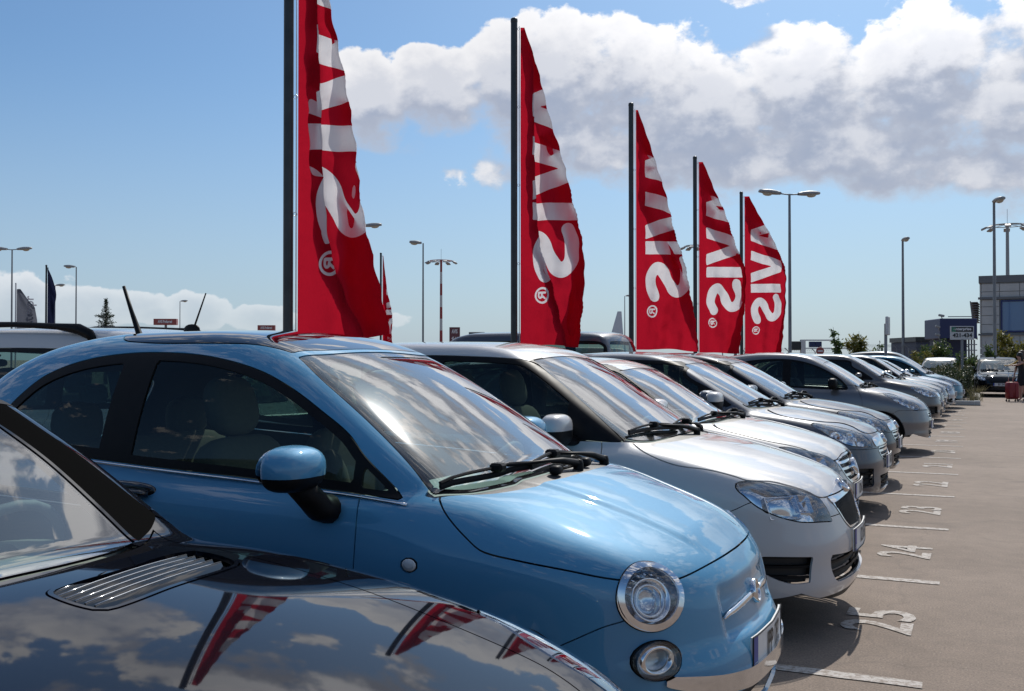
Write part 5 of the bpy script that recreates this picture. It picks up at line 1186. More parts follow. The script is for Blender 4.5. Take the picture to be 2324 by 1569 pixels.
# ---------------------- flags ----------------------
def cloth_mat(name, col, trans=.55):
    m = bpy.data.materials.new(name); m.use_nodes = True; nt = m.node_tree; nt.nodes.clear(); L = nt.links.new
    out = N_(nt, 'ShaderNodeOutputMaterial'); d = N_(nt, 'ShaderNodeBsdfDiffuse'); t = N_(nt, 'ShaderNodeBsdfTranslucent'); mx = N_(nt, 'ShaderNodeMixShader'); mx.inputs[0].default_value = trans
    tc = N_(nt, 'ShaderNodeTexCoord'); nz = N_(nt, 'ShaderNodeTexNoise', i_Scale=3., i_Detail=6.); L(tc.outputs['Object'], nz.inputs['Vector'])
    wv = N_(nt, 'ShaderNodeTexNoise', i_Scale=5., i_Detail=3., i_Distortion=1.0); L(tc.outputs['Object'], wv.inputs['Vector'])
    c = N_(nt, 'ShaderNodeMix', data_type='RGBA'); c.inputs[6].default_value = tuple(v*.86 for v in col)+(1,); c.inputs[7].default_value = (*col, 1); L(nz.outputs['Fac'], c.inputs[0])
    bp = N_(nt, 'ShaderNodeBump', i_Strength=.22, i_Distance=.04); L(wv.outputs['Fac'], bp.inputs['Height'])
    for q in (d, t): L(c.outputs[2], q.inputs[0]); L(bp.outputs[0], q.inputs['Normal'])
    L(d.outputs[0], mx.inputs[1]); L(t.outputs[0], mx.inputs[2]); L(mx.outputs[0], out.inputs[0]); return m
MAT['cloth'] = cloth_mat('red_cloth', (.50, .010, .028)); MAT['clothw'] = cloth_mat('white_print', (.82, .80, .82), .55); MAT['hem'] = cloth_mat('hem_tape', (.55, .5, .52), .3)
MAT['pole'] = pbr('dark_pole', (.045, .05, .052), .38, .5, noise=.3, nscale=3); MAT['cord'] = pbr('white_cord', (.7, .7, .72), .5)
MAT['galv'] = pbr('galvanised_steel', (.22, .23, .24), .5, .6, noise=.2, nscale=2); MAT['lamp_grey'] = pbr('lamp_grey', (.30, .31, .31), .5, noise=.15)
def sd_path(U, path, hw):
    P = smooth_poly(path, 8, False); best = np.full(len(U), 1e9)
    for a, b in zip(P[:-1], P[1:]):
        ab = b-a; l2 = ab@ab
        if l2 < 1e-14: continue
        t = np.clip(((U-a)@ab)/l2, 0, 1); d = U-(a+t[:, None]*ab); best = np.minimum(best, (d*d).sum(1))
    return np.sqrt(best)-hw
def letter_phis():
    """wordmark reading down the cloth: U = (distance down from the first letter, height of letter 0 foot .. 1 top)"""
    A0, V0, I0, S0 = 0., .90, 1.86, 2.20
    poly = lambda *p: (lambda U: sdf_poly(U, np.array(p, float), .2))
    A = lambda U: np.maximum(poly((A0, 0), (A0+.30, 1), (A0+.62, 1), (A0+.92, 0), (A0+.66, 0), (A0+.58, .22), (A0+.34, .22), (A0+.26, 0))(U), -poly((A0+.385, .40), (A0+.535, .40), (A0+.46, .74))(U))
    V = poly((V0, 1), (V0+.27, 1), (V0+.46, .34), (V0+.65, 1), (V0+.92, 1), (V0+.62, 0), (V0+.30, 0))
    I = poly((I0, 0), (I0, 1), (I0+.25, 1), (I0+.25, 0))
    S = lambda U: sd_path(U, [(S0+.70, .80), (S0+.50, .885), (S0+.27, .84), (S0+.17, .70), (S0+.28, .57), (S0+.48, .46), (S0+.62, .33), (S0+.56, .17), (S0+.34, .10), (S0+.06, .17)], .115)
    R0 = 3.2
    ring = lambda U: np.abs(np.hypot(U[:, 0]-R0, (U[:, 1]-.84))-.105)-.015
    R = lambda U: np.minimum.reduce([sd_path(U, [(R0-.04, .785), (R0-.04, .895)], .015), sd_path(U, [(R0-.04, .895), (R0+.03, .885), (R0+.03, .85), (R0-.04, .84)], .014), sd_path(U, [(R0, .84), (R0+.045, .785)], .014)])
    return [A, V, I, S, ring, R]
LET = letter_phis()
def flag(name, X, Y, ztp, zbt, prof, label, cat, group, cloth_w=1.32, pleat=None, seed=0, pole_h=None, wave=1., text=True, mats=('cloth', 'clothw'), udir=(.93, .37), zl=None, cap=.93, res=.03, ripple=1., sgn=1, ts=1.08):
    """banner on its pole. prof: visible width against height; cloth beyond it is folded back"""
    root = empty(name, (X, Y, 0), 0, label, cat, group); rr = np.random.default_rng(seed)
    W = Crv(prof, .12); nz = int((ztp-zbt)/res); nu = int(cloth_w/res*1.1); zs = np.linspace(zbt, ztp, nz+1)
    amax = np.minimum(cloth_w, 1.85*np.maximum(W(zs), .02)); U, K = np.meshgrid(np.linspace(0, 1, nu+1), np.arange(nz+1), indexing='ij')
    V = np.stack([U*amax[K], 0*U, zs[K]], -1).reshape(-1, 3); ix = np.arange((nu+1)*(nz+1)).reshape(nu+1, nz+1)
    a, b, c, d = ix[:-1, :-1], ix[1:, :-1], ix[1:, 1:], ix[:-1, 1:]; T = np.concatenate([np.stack([a, b, c], -1).reshape(-1, 3), np.stack([a, c, d], -1).reshape(-1, 3)])
    M = TriMesh(V, np.tile([[0, 1., 0]], (len(V), 1)), T)
    if text:
        z0 = zl if zl is not None else ztp-.72
        for L_ in LET:
            M.region(lambda V, L_=L_: L_(np.stack([(z0-V[:, 2])/ts, 1-(V[:, 0]-.20)/cap], 1)), 'print', ('body',), 0)
    V = M.V.copy(); a, z = V[:, 0], V[:, 2]; w = np.maximum(W(z), .02)
    if pleat:
        pl = Crv(pleat[0], .05)(z); dl = pleat[1]*np.clip((ztp-z)/2., 0, 1)*np.clip((z-zbt+.5)/1.2, .3, 1)
        k = np.clip(a-pl, 0, 2*dl); back = np.minimum(k, 2*dl-k)      # goes back under itself
        sh = np.where(a > pl, np.where(a < pl+dl, -2*(a-pl), np.where(a < pl+2*dl, -2*dl+0*(a), -2*dl)), 0)
        # zigzag: forward to pl, back by dl, forward again
        ap = np.where(a <= pl, a, np.where(a <= pl+dl, 2*pl-a, a-2*dl)); off = .05*np.clip((a-pl)/np.maximum(dl, 1e-3), 0, 2)
    else: ap, off = a, np.zeros_like(a)
    over = ap > w; x = np.where(over, w-(ap-w)*.9, ap); lay = np.where(over, .03+.10*np.minimum((ap-w)*3, 1), 0)
    x = np.maximum(x, .01)
    ph = rr.uniform(0, 6, 8); tt = np.clip(a/.5, 0, 1)
    # ripples run down and outwards from the hoist
    y = wave*tt*(.085*np.sin(6.5*a-1.4*z+ph[0])+.045*np.sin(13*a+1.1*z+ph[1])+.018*np.sin(26*a-4*z+ph[2])+.02*np.sin(5.*z+3*a+ph[3]))
    y += .02*ripple*np.sin(38*x/np.maximum(w, .1)*.3+9*z+ph[4])*np.clip(1.2-w, 0, 1)*tt
    x = x+ripple*.018*tt*np.sin(6*z+ph[5]+4*a)+.01*tt*np.sin(17*z+ph[6])
    zz = z-.055*tt*a*np.sin(2.*a+ph[7])*0-.04*np.clip(a-.2, 0, 2)*(zbt+1.2-z > 0)*(np.sin(5*a+ph[2]))*np.clip((zbt+.6-z)/.6, 0, 1)
    u = np.array([*udir, 0]); u /= np.linalg.norm(u); nv = np.array([-u[1], u[0], 0])*sgn
    P = .09*u+x[:, None]*u+(y+lay+off)[:, None]*nv+np.stack([0*zz, 0*zz, zz], 1)
    mi = (M.lab == M.names.index('print')).astype(np.int32) if 'print' in M.names else np.zeros(len(M.T), np.int32)
    mesh_obj('banner', P, M.T, [MAT[mats[0]], MAT[mats[1]]], root, mi=mi)
    ph_ = pole_h or ztp+.12
    m = MB(); m.tube([(0, 0, 0), (0, 0, ph_)], .052, 16); m.obj('pole', MAT['pole'], root, auto=40)
    m = MB(); m.lathe([(0, .03), (.04, .028), (.054, .015), (.056, -.03), (.052, -.04)], (0, 0, ph_), (0, 0, 1), 16); m.obj('pole_cap', MAT['pole'], root, smooth=True)
    q = u*.082; m = MB(); m.tube([(q[0], q[1], zbt-.03), (q[0], q[1], ztp+.02)], .006, 6); m.obj('halyard', MAT['cord'], root, smooth=True)
    for z in np.linspace(zbt+.05, ztp-.02, 5):
        m = MB(); th = np.linspace(0, 2*math.pi, 13); m.tube([u*(.072+.02*math.cos(t))+np.array([0, 0, z+.02*math.sin(t)]) for t in th], .004, 5, cap=False); m.obj('halyard_clip', MAT['chrome'], root, smooth=True)
    m = MB(); m.box(-.09, .09, -.09, .09, .0, .012); m.obj('base_plate', MAT['pole'], root)
    return root
FG = 'tall red banners on dark poles'
fx = lambda i: (-6.53+(.07, 0, .03, -.11, -.13)[i], 8.47+5.74*i)
def V2W(pts, d): return [(1.39+(815-y)/2288*d, max(w, 0)/2288*d) for y, w in pts]
flag('banner_flag', *fx(0), 6.55, 1.62, V2W([(780, 216), (700, 200), (600, 176), (500, 152), (400, 134), (300, 126), (200, 110), (100, 90), (0, 68), (-150, 40), (-300, 25), (-400, 6)], 10.4), 'nearest and largest red banner, rising above the light blue car and out of the frame', 'flag', FG, pleat=([(1.5, .78), (2.14, .47), (2.55, .35), (3.1, .29), (4.2, .24), (5.1, .20), (6.6, .1)], .14), seed=3, res=.018, cloth_w=1.5, wave=.5, ripple=.25)
flag('banner_flag', *fx(1), 6.55, 1.60, V2W([(795, 132), (700, 140), (620, 146), (570, 142), (430, 112), (250, 62), (150, 36), (60, 6)], 15.9), 'second red banner with folded white letters, above the white car roof with black grille', 'flag', FG, pleat=([(1.5, .76), (2.54, .50), (3.16, .32), (4.0, .25), (6.6, .2)], .11), seed=5, res=.02, cloth_w=1.45, wave=.5, ripple=.25)
flag('banner_flag', *fx(2), 6.55, 1.58, V2W([(793, 142), (700, 128), (600, 108), (500, 82), (400, 54), (330, 32), (250, 4)], 21.1), 'third red banner, smooth and spread to a triangle, with a full letter S', 'flag', FG, seed=8, res=.022, wave=.7, ripple=.5)
flag('banner_flag', *fx(3), 6.5, 1.55, V2W([(805, 88), (700, 102), (630, 106), (560, 86), (480, 56), (400, 24), (358, 4)], 26.3), 'fourth red banner, overlapping the pole of the smallest one beside it', 'flag', FG, seed=11, wave=.55, ripple=.4)
flag('banner_flag', *fx(4), 6.45, 1.55, V2W([(800, 82), (700, 92), (630, 94), (560, 72), (480, 28), (432, 4)], 31.5), 'fifth red banner with four clear white letters, nearest the double street lamp', 'flag', FG, seed=14, wave=.5, ripple=.4)
# ---------------------- background ----------------------
def WP(px, d):
    l = (px-1162)/2288*d; c, s = math.cos(YAW), math.sin(YAW); return (c*l-s*d, s*l+c*d)
def HZ(py, d): return 1.39+(815-py)/2288*d
def lamp_head(m, p, ang, L=.75, glass_name=None, root=None, tilt=4):
    """cobra-style lantern: grey hood with glass bowl; ang = heading in degrees"""
    R = rotm('Z', ang)@rotm('Y', -tilt)
    hood = MB(); V = []; n = 7
    for i in range(n):
        t = i/(n-1); w = .07+.13*math.sin(math.pi*min(t*.75+.12, 1)); h = .06+.09*math.sin(math.pi*min(t*.8+.1, 1))
        for k in range(10):
            a = 2*math.pi*k/10; V.append((t*L, w*math.cos(a), h*math.sin(a)*(1 if math.sin(a) > 0 else .55)))
    V = np.array(V)@R.T+np.array(p); F = [(i*10+k, i*10+(k+1) % 10, (i+1)*10+(k+1) % 10, (i+1)*10+k) for i in range(n-1) for k in range(10)]+[tuple(range(10)), tuple((n-1)*10+k for k in range(10))]
    hood.add(V, F); o = hood.obj('lamp_hood', MAT['lamp_grey'], root, smooth=True)
    b = MB(); b.sell((0, 0, 0), (.24, .14, .13), .9, 8); V = np.array(b.V)+np.array([L*.62, 0, -.04]); V = V@R.T+np.array(p)
    mesh_obj('lamp_glass', V, b.F, MAT['lampglass'], o)
MAT['lampglass'] = pbr('lamp_bowl_glass', (.45, .42, .33), .15, coat=1.)
LG = 'street lamps round the car park'
def street_lamp(px, ytop, H, heads, label, r=.07, group=LG, d=None):
    d = d or (H-1.39)*2288/(815-ytop); X, Y = WP(px, d); root = empty('street_lamp', (X, Y, 0), 0, label, 'street lamp', group)
    m = MB(); m.tube([(0, 0, 0), (0, 0, H*.5), (0, 0, H)], [r, r*.85, r*.65], 12); m.obj('pole', MAT['galv'], root, auto=40)
    m = MB(); m.box(-.16, .16, -.16, .16, 0, .03); m.obj('base_plate', MAT['galv'], root)
    for ang, out, L in heads:
        a = math.radians(ang); e = (math.cos(a)*out, math.sin(a)*out, H+.0)
        if out > .15: m = MB(); m.tube([(0, 0, H-.03), e], .03, 8); m.obj('arm', MAT['galv'], root, smooth=True)
        lamp_head(None, e, ang, L, root=root)
    return root
CR = math.degrees(YAW)      # camera-right direction in the ground plane is +YAW from +X
street_lamp(26, 566, 9., [(CR, .35, 1.0), (CR+180, .35, 1.0)], 'double-headed street lamp at the far left edge')
street_lamp(172, 606, 9., [(CR+180, .1, .9)], 'tall single-headed street lamp pointing left, above the roof rail of the white estate')
street_lamp(124, 648, 9., [(CR, .1, .9)], 'single-headed street lamp just right of the navy flag')
street_lamp(408, 684, 9., [(CR, .1, .9)], 'small distant street lamp above the red sign on the left')
street_lamp(822, 513, 9., [(CR, .1, 1.0)], 'street lamp mostly hidden behind the largest red banner')
street_lamp(960, 552, 9., [(CR+190, .1, .8)], 'single-headed street lamp between the two nearest red banners')
street_lamp(1418, 672, 9., [(CR, .1, .9)], 'distant street lamp just left of the third flag pole')
street_lamp(1793, 440, 9., [(CR+12, .45, 1.05), (CR+192, .45, 1.05)], 'tall double-headed street lamp right of the red banners', r=.085)
street_lamp(2050, 546, 9., [(CR-88, .02, .8)], 'single street lamp seen head on, right of the double lamp', r=.10)
street_lamp(2258, 458, 9., [(CR-86, .02, .8)], 'tall single street lamp in front of the grey building', r=.09)
street_lamp(1677, 735, 9., [(CR+180, .1, .9)], 'tiny distant street lamp between the fourth and fifth flag poles')
def high_mast(px, ytop, H, banded, label, r=.35, R=1.9):
    d = (H-1.39)*2288/(815-ytop); X, Y = WP(px, d); root = empty('floodlight_mast', (X, Y, 0), 0, label, 'floodlight mast', 'high floodlight masts')
    n = 9 if banded else 1
    for k in range(n):
        z0, z1 = H*k/n, H*(k+1)/n; m = MB(); f = lambda z: r*(1-.35*z/H); m.tube([(0, 0, z0), (0, 0, z1)], [f(z0), f(z1)], 14); m.obj('mast_section', MAT['mastred' if (banded and k % 2 == 0) else ('mastwhite' if banded else 'mastgrey')], root, auto=40)
    m = MB(); th = np.linspace(0, 2*math.pi, 25); m.tube([(R*.8*math.cos(t), R*.8*math.sin(t), H-.1) for t in th], .07, 6, cap=False); m.obj('head_ring', MAT['mastred' if banded else 'mastgrey'], root, smooth=True)
    for t in np.linspace(0, 2*math.pi, 9)[:-1]:
        m = MB(); m.tube([(0, 0, H+.1), (R*math.cos(t), R*math.sin(t), H-.2)], .05, 5); m.obj('strut', MAT['mastred' if banded else 'mastgrey'], root)
        m = MB(); m.bbox((R*1.05*math.cos(t), R*1.05*math.sin(t), H-.45), (.9, .9, .25), .08, rotm('Z', math.degrees(t))@rotm('Y', 25)); m.obj('floodlight', MAT['lamp_grey'], root)
    m = MB(); m.tube([(0, 0, H), (0, 0, H+2.4)], .03, 5); m.obj('lightning_rod', MAT['galv'], root)
MAT['mastred'] = pbr('mast_red', (.30, .03, .03), .5); MAT['mastwhite'] = pbr('mast_white', (.55, .55, .54), .5); MAT['mastgrey'] = pbr('mast_grey', (.30, .32, .32), .5)
high_mast(1001, 591, 22., True, 'red and white banded floodlight mast between the two nearest red banners', R=2.9)
high_mast(2288, 510, 22., False, 'grey floodlight mast rising behind the grey building', R=3.1)
high_mast(1578, 557, 22., False, 'floodlight mast whose head shows behind the fourth flag pole', R=2.2)

# ---- left background flags ----
def wave_flag(name, px, ytop, ybot, H, pts, label, mat, group, txt=None, d=None, polemat='galv', tm='enttext'):
    """small banner: pts give (y in view steps, right edge x) against height"""
    d = d or (H-1.39)*2288/(815-ytop); X, Y = WP(px, d); k = d/2288; root = empty(name, (X, Y, 0), CR, label, 'flag', group)
    m = MB(); m.tube([(0, 0, 0), (0, 0, H)], [.07, .05], 10); m.obj('pole', MAT[polemat], root, auto=40)
    m = MB(); m.lathe([(0, .12), (.06, .08), (.06, 0)], (0, 0, H), (0, 0, 1), 10); m.obj('pole_cap', MAT[polemat], root, smooth=True)
    W = Crv([(HZ(y, d), (x-px)*k) for y, x in pts], .05); zs = np.linspace(HZ(ybot, d), HZ(pts[0][0], d), 40); V = []; rr = np.random.default_rng(int(px))
    ph = rr.uniform(0, 6, 4)
    for z in zs:
        w = max(float(W(z)), .03)
        for u in np.linspace(0, 1, 16): V.append((.08+u*w, .22*u*math.sin(5*u-1.5*z+ph[0])+.1*u*math.sin(11*u+2*z+ph[1]), z+.06*u*math.sin(3*z+ph[2])))
    F = [(i*16+j, i*16+j+1, i*16+17+j, i*16+16+j) for i in range(39) for j in range(15)]
    mesh_obj('banner', V, F, MAT[mat], root)
    if txt:
        t, zc, xc, fit, rot = txt
        sgnx = (0, 0, -1) if rot else (1, 0, 0); 
        o = text_obj('banner_text', t, 1., MAT[tm], root, (xc, -.05, zc), (0, 0, 1), (-1, 0, 0), fit=fit, bold=.02)
    return root
MAT['greycloth'] = cloth_mat('grey_cloth', (.13, .14, .17), .4); MAT['navycloth'] = cloth_mat('navy_cloth', (.02, .025, .06), .3); MAT['enttext'] = cloth_mat('grey_print', (.34, .35, .40), .4); MAT['cordpole'] = pbr('white_pole', (.5, .5, .52), .4)
r = wave_flag('banner_flag', 35, 645, 748, 7.5, [(657, 40), (680, 62), (700, 80), (725, 82), (748, 78)], 'grey banner with white letters hanging on a white pole at far left', 'greycloth', 'small flags on the left', txt=('enterpr', HZ(712, (7.5-1.39)*2288/170), 1.15*.9+.25, (2.9, .9), True), polemat='cordpole')
r = wave_flag('banner_flag', 104, 605, 742, 7., [(607, 106), (640, 113), (670, 120), (700, 122), (742, 124)], 'narrow navy banner on a dark pole at left', 'navycloth', 'small flags on the left', polemat='pole')
flag('banner_flag', *WP(864, 51), 6.62, 1.55, [(1.5, .50), (3., .48), (3.6, .50), (4.2, .36), (5., .22), (6., .1), (6.62, .03)], 'small distant red banner peeking out behind the largest one', 'flag', FG, seed=21, res=.06, udir=(.9, .42))

# ---- signs ----
def sign_box(px, py, w, h, d, mat, label, lines, post=True, rz=None, name='bay_sign', cat='sign', group=None, thick=.12, header=None, postx=0):
    X, Y = WP(px, d); k = d/2288; z = HZ(py, d); W_, H_ = w*k, h*k
    root = empty(name, (X, Y, 0), (CR if rz is None else rz), label, cat, group)
    m = MB(); m.bbox((0, 0, z), (W_, thick, H_), .03*k*10); m.obj('panel', MAT[mat], root)
    if header: hm = MB(); hm.box(-W_*.46, W_*.46, -thick/2-.006, -thick/2-.001, z+H_*.08, z+H_*.44); hm.obj('header_band', MAT[header], root); 
    for i, (t, zz, fw, fh, tm) in enumerate(lines):
        text_obj('lettering', t, 1., MAT[tm], root, (0, -thick/2-.010, z+zz*H_), (1, 0, 0), (0, 0, 1), fit=(fw*W_, fh*H_), bold=.035)
    if post: m = MB(); m.tube([(postx, .0, 0), (postx, 0, z-H_*.5+.02)], .05, 8); m.obj('post', MAT['galv'], root, auto=40)
    return root
MAT['signred'] = pbr('sign_red', (.30, .025, .015), .35, coat=.4); MAT['signdark'] = pbr('sign_maroon', (.11, .01, .018), .35, coat=.3); MAT['signwhite'] = pbr('sign_white', (.62, .62, .60), .5); MAT['signgrey'] = pbr('sign_grey', (.32, .33, .33), .5)
MAT['whiteink'] = pbr('white_lettering', (.75, .74, .73), .5); MAT['signblack'] = pbr('sign_black', (.015, .016, .018), .4); MAT['signgreen'] = pbr('sign_green', (.03, .22, .13), .4); MAT['navy'] = pbr('navy_panel', (.012, .022, .09), .45, noise=.1)
sign_box(376, 731, 51, 14, 40, 'signred', 'wide red sign with white italic lettering, left of the largest banner', [('AVIS Preferred', .05, .62, .5, 'whiteink')], thick=.25, group='red lot signs', rz=CR+4)
sign_box(605, 745, 39, 13, 52, 'signred', 'smaller red sign just left of the largest banner pole', [('AVIS Preferred', .05, .66, .46, 'whiteink')], thick=.25, group='red lot signs', rz=CR+4)
sign_box(1032, 760, 24, 34, 42, 'signdark', 'maroon sign reading 45-64 behind the white car roof', [('AVIS', .22, .55, .28, 'whiteink'), ('45-64', -.24, .58, .22, 'whiteink')], thick=.15)
r = sign_box(1082, 768, 36, 28, 36, 'signgrey', 'grey sign with black header beside the maroon sign', [('enterprise', .24, .62, .20, 'whiteink'), ('421-434', -.2, .7, .3, 'signblack')], header='signblack')
r = sign_box(2183.5, 756, 53, 31, 38, 'signwhite', 'white sign reading 421-434 in front of the blue cabin', [('enterprise', .26, .76, .26, 'whiteink'), ('421-434', -.17, .84, .30, 'signblack')], header='signblack', thick=.06, postx=0)
g_ = MB(); k = 38/2288; g_.box(-24*k, -15*k, -.040, -.037, HZ(753.5, 38)+.0, HZ(743.5, 38)); g_.obj('green_patch', MAT['signgreen'], r)
# tilted sign seen edge on
X, Y = WP(2015, 33); r = empty('bay_sign', (X, Y, 0), CR+62, 'grey sign on a leaning post, seen nearly edge on, among the shrubs', 'sign')
m = MB(); m.bbox((0.0, 0, HZ(740, 33)), (.40, .10, HZ(720, 33)-HZ(762, 33)), .02); m.obj('panel', MAT['signwhite'], r); m = MB(); m.tube([(-.1, 0.06, 0), (0, 0.06, HZ(735, 33))], .05, 8); m.obj('post', MAT['galv'], r, auto=40)
X, Y = WP(1674, 30.5); r = empty('bay_sign', (X, Y, 0), CR+55, 'leaning grey sign between the fourth and fifth banners', 'sign')
m = MB(); m.bbox((0.0, 0, HZ(755, 30.5)), (.35, .10, HZ(735, 30.5)-HZ(775, 30.5)), .02, rotm('Y', 7)); m.obj('panel', MAT['signwhite'], r); m = MB(); m.tube([(-.12, 0.06, 0), (.03, 0.06, HZ(745, 30.5))], .05, 8); m.obj('post', MAT['galv'], r, auto=40)
# white gantry with blue panel and no-entry sign
X, Y = WP(1822, 62); r = empty('height_gantry', (X, Y, 0), CR, 'white metal gantry carrying a small navy panel above the cars', 'gantry'); k = 62/2288
for dx in (0,): m = MB(); m.box(-.14, .14, -.14, .14, 0, HZ(772, 62)); m.obj('post', MAT['signwhite'], r)
m = MB(); m.box(-.14, 68*k, -.1, .1, HZ(774, 62), HZ(771, 62)); m.obj('top_beam', MAT['signwhite'], r); m = MB(); m.box(.14, 108*k, -.1, .1, HZ(792, 62), HZ(789.5, 62)); m.obj('bottom_beam', MAT['signwhite'], r)
m = MB(); m.tube([(68*k, 0, HZ(772, 62)), (106*k, 0, HZ(790, 62))], .05, 6); m.obj('brace', MAT['signwhite'], r); m = MB(); m.tube([(75*k, 0, HZ(775, 62)), (75*k, 0, HZ(790, 62))], .04, 6); m.obj('brace', MAT['signwhite'], r)
for dx in (0, 1): m = MB(); m.bbox(((21+dx*14.5)*k, 0, HZ(782, 62)), (13.5*k, .2, 13*k), .02); m.obj('blue_panel', MAT['navy'], r)
m = MB(); m.bbox((-16*k, .1, HZ(785, 62)), (20*k, .5, 20*k), .04); m.obj('dark_box', MAT['signblack'], r)
X, Y = WP(1861, 44); r = empty('no_entry_sign', (X, Y, 0), CR, 'round red no entry sign peeking over the car roofs', 'sign'); z = HZ(797, 44)
m = MB(); m.lathe([(0, -.035), (.17, -.035), (.175, -.02), (.175, .0)], (0, 0, z), (0, 1, 0), 24); m.obj('disc', MAT['signred'], r, auto=30); m = MB(); m.box(-.11, .11, -.042, -.037, z-.03, z+.03); m.obj('white_bar', MAT['whiteink'], r); m = MB(); m.tube([(0, .03, 0), (0, .03, z)], .03, 8); m.obj('post', MAT['galv'], r)

# ---- buildings at right ----
def conc_mat():
    return pbr('concrete_panel', (.55, .53, .49), .85, noise=.12, nscale=.8, bump=.2)
MAT['concrete'] = conc_mat(); MAT['winblue'] = pbr('blue_glazing', (.04, .13, .30), .08, coat=1.); MAT['winframe'] = pbr('blue_frame', (.01, .02, .12), .4); MAT['parapet'] = pbr('parapet_metal', (.17, .17, .17), .6)
d0 = 72.; k = d0/2288; X, Y = WP(2224, d0); b = empty('office_building', (X, Y, 0), CR-27, 'grey panelled office building with blue windows at the right edge', 'building')
ztop_ = HZ(641, d0); Wd = 11.; m = MB(); m.box(.12, Wd, .12, 9, 0, ztop_-.05); m.obj('wall', MAT['signgrey'], b)
m = MB(); m.box(-.06, Wd+.06, -.06, 9.1, ztop_-.05, ztop_+.45); m.obj('parapet', MAT['parapet'], b)
zr = [0.]; rows = [HZ(v, d0) for v in (805, 790, 757, 737, 717, 697, 681, 663, 645)]; zr = [0.0]+rows+[ztop_-.07]
pw = 1.28; pm_ = None
for i in range(len(zr)-1):
    for j in range(9):
        x0, x1 = j*pw+.02+(.12 if j == 0 else 0), min((j+1)*pw-.02, Wd)
        if 3 <= i <= 6 and j >= 1: continue
        if x1 <= x0+.05: continue
        z0, z1 = zr[i]+.02, zr[i+1]-.02; m = MB(); m.box(x0, x1, -.0+.012*((i*3+j*5) % 3)/3, .10, z0, z1); m.obj('panel', MAT['concrete'], b)
for i in range(len(zr)-1):
    for j in range(4):
        y0, y1 = .14+j*2.1, .14+(j+1)*2.1-.04; m = MB(); m.box(.0, .11, y0, y1, zr[i]+.02, zr[i+1]-.02); m.obj('panel', MAT['concrete'], b)
za, zb_ = zr[3], zr[7]
for z, t in ((za-.16, .14), (zb_+.02, .16)): m = MB(); m.box(-.10, Wd, -.14, -.015, z, z+t); m.obj('ledge', MAT['parapet'], b)
for j in range(3):
    x0 = 1.36+j*3.2; m = MB(); fw = 3.1
    for q in ((x0, x0+.1, za+.05, zb_-.05), (x0+fw/2-.05, x0+fw/2+.05, za+.05, zb_-.05), (x0+fw-.1, x0+fw, za+.05, zb_-.05)): m.box(q[0], q[1], -.05, .08, q[2], q[3])
    m.box(x0+.1, x0+fw-.1, -.045, .08, zb_-.17, zb_-.05); m.box(x0+.1, x0+fw-.1, -.045, .08, za+.05, za+.17); w_ = m.obj('window', MAT['winframe'], b)
    for q in (0, 1): m = MB(); m.box(x0+.1+q*fw/2, x0+fw/2-.05+q*(fw/2-.05), .02, .05, za+.17, zb_-.17); m.obj('pane', MAT['winblue'], w_)
# louvred sunshade on the left corner
sh = None
for i in range(9): m = MB(); z = HZ(685, d0)-.17*i; m.box(-.62+.03*i, -.14, .2, 4.2, z-.05, z); m.obj('louvre_blade', MAT['parapet'], b)
for yy in (.2, 2.2, 4.15): m = MB(); m.tube([(-.62, yy, HZ(683, d0)), (-.33, yy, HZ(683, d0)-2.7)], .04, 5); m.obj('louvre_frame', MAT['parapet'], b)
# navy cabin raised on legs
d1 = 62.; k = d1/2288; X, Y = WP(2134, d1); c_ = empty('raised_cabin', (X, Y, 0), CR-6, 'navy blue box-shaped cabin with cameras left of the grey building', 'building')
m = MB(); zt_ = HZ(723, d1); zb2 = HZ(769, d1); m.bbox((1.1+43*k/1, 1.6, (zt_+zb2)/2), (81*k, 3.2, zt_-zb2), .03) if False else m.bbox((40.5*k, 1.6, (zt_+zb2)/2), (81*k, 3.2, zt_-zb2), .04); m.obj('wall', MAT['navy'], c_)
m = MB(); m.box(8*k, 62*k, .4, 2.8, 0, zb2-.02); m.obj('base', pbr('dark_blue_base', (.012, .015, .04), .6), c_)
for q in range(9): m = MB(); z = .25+q*.17; m.box(8*k, 62*k, .37, .395, z, z+.1); m.obj('slat', MAT['navy'], c_)
m = MB(); m.tube([(22*k, .4, zt_+.12), (74*k, .4, zt_+.12)], .03, 6); m.obj('roof_rail', MAT['galv'], c_)
for xx, zz in ((4*k, zt_+.18), (-3*k, zt_-.5), (-3.2*k, zt_-1.0)): m = MB(); m.bbox((xx, .1, zz), (.35, .16, .14), .03, rotm('Y', 12)); m.tube([(xx, .1, zz-.06), (xx+.1, .15, zz-.3)], .03, 6); m.obj('camera', MAT['lamp_grey'], c_)
for q in range(4):
    m = MB(); m.tube([(66*k+q*6*k, .8, 0), (66*k+q*6*k, .8, zb2-.05)], .05, 6); m.obj('stair_post', MAT['galv'], c_)
for z in (1.9, 2.25, .9): m = MB(); m.box(64*k, 88*k, .6, .66, z, z+.06); m.obj('handrail', MAT['galv'], c_)
d2 = 75.; X, Y = WP(2080, d2); s_ = empty('low_shed', (X, Y, 0), CR, 'low dark shed left of the navy cabin', 'building'); k = d2/2288
m = MB(); m.box(0, 38*k, 0, 5, 0, HZ(776, d2)); m.obj('wall', pbr('shed_wall', (.06, .07, .10), .8), s_); m = MB(); m.box(-.1, 34*k, -.1, 5.1, HZ(776, d2)+.01, HZ(765, d2)); m.obj('roof', MAT['signblack'], s_)
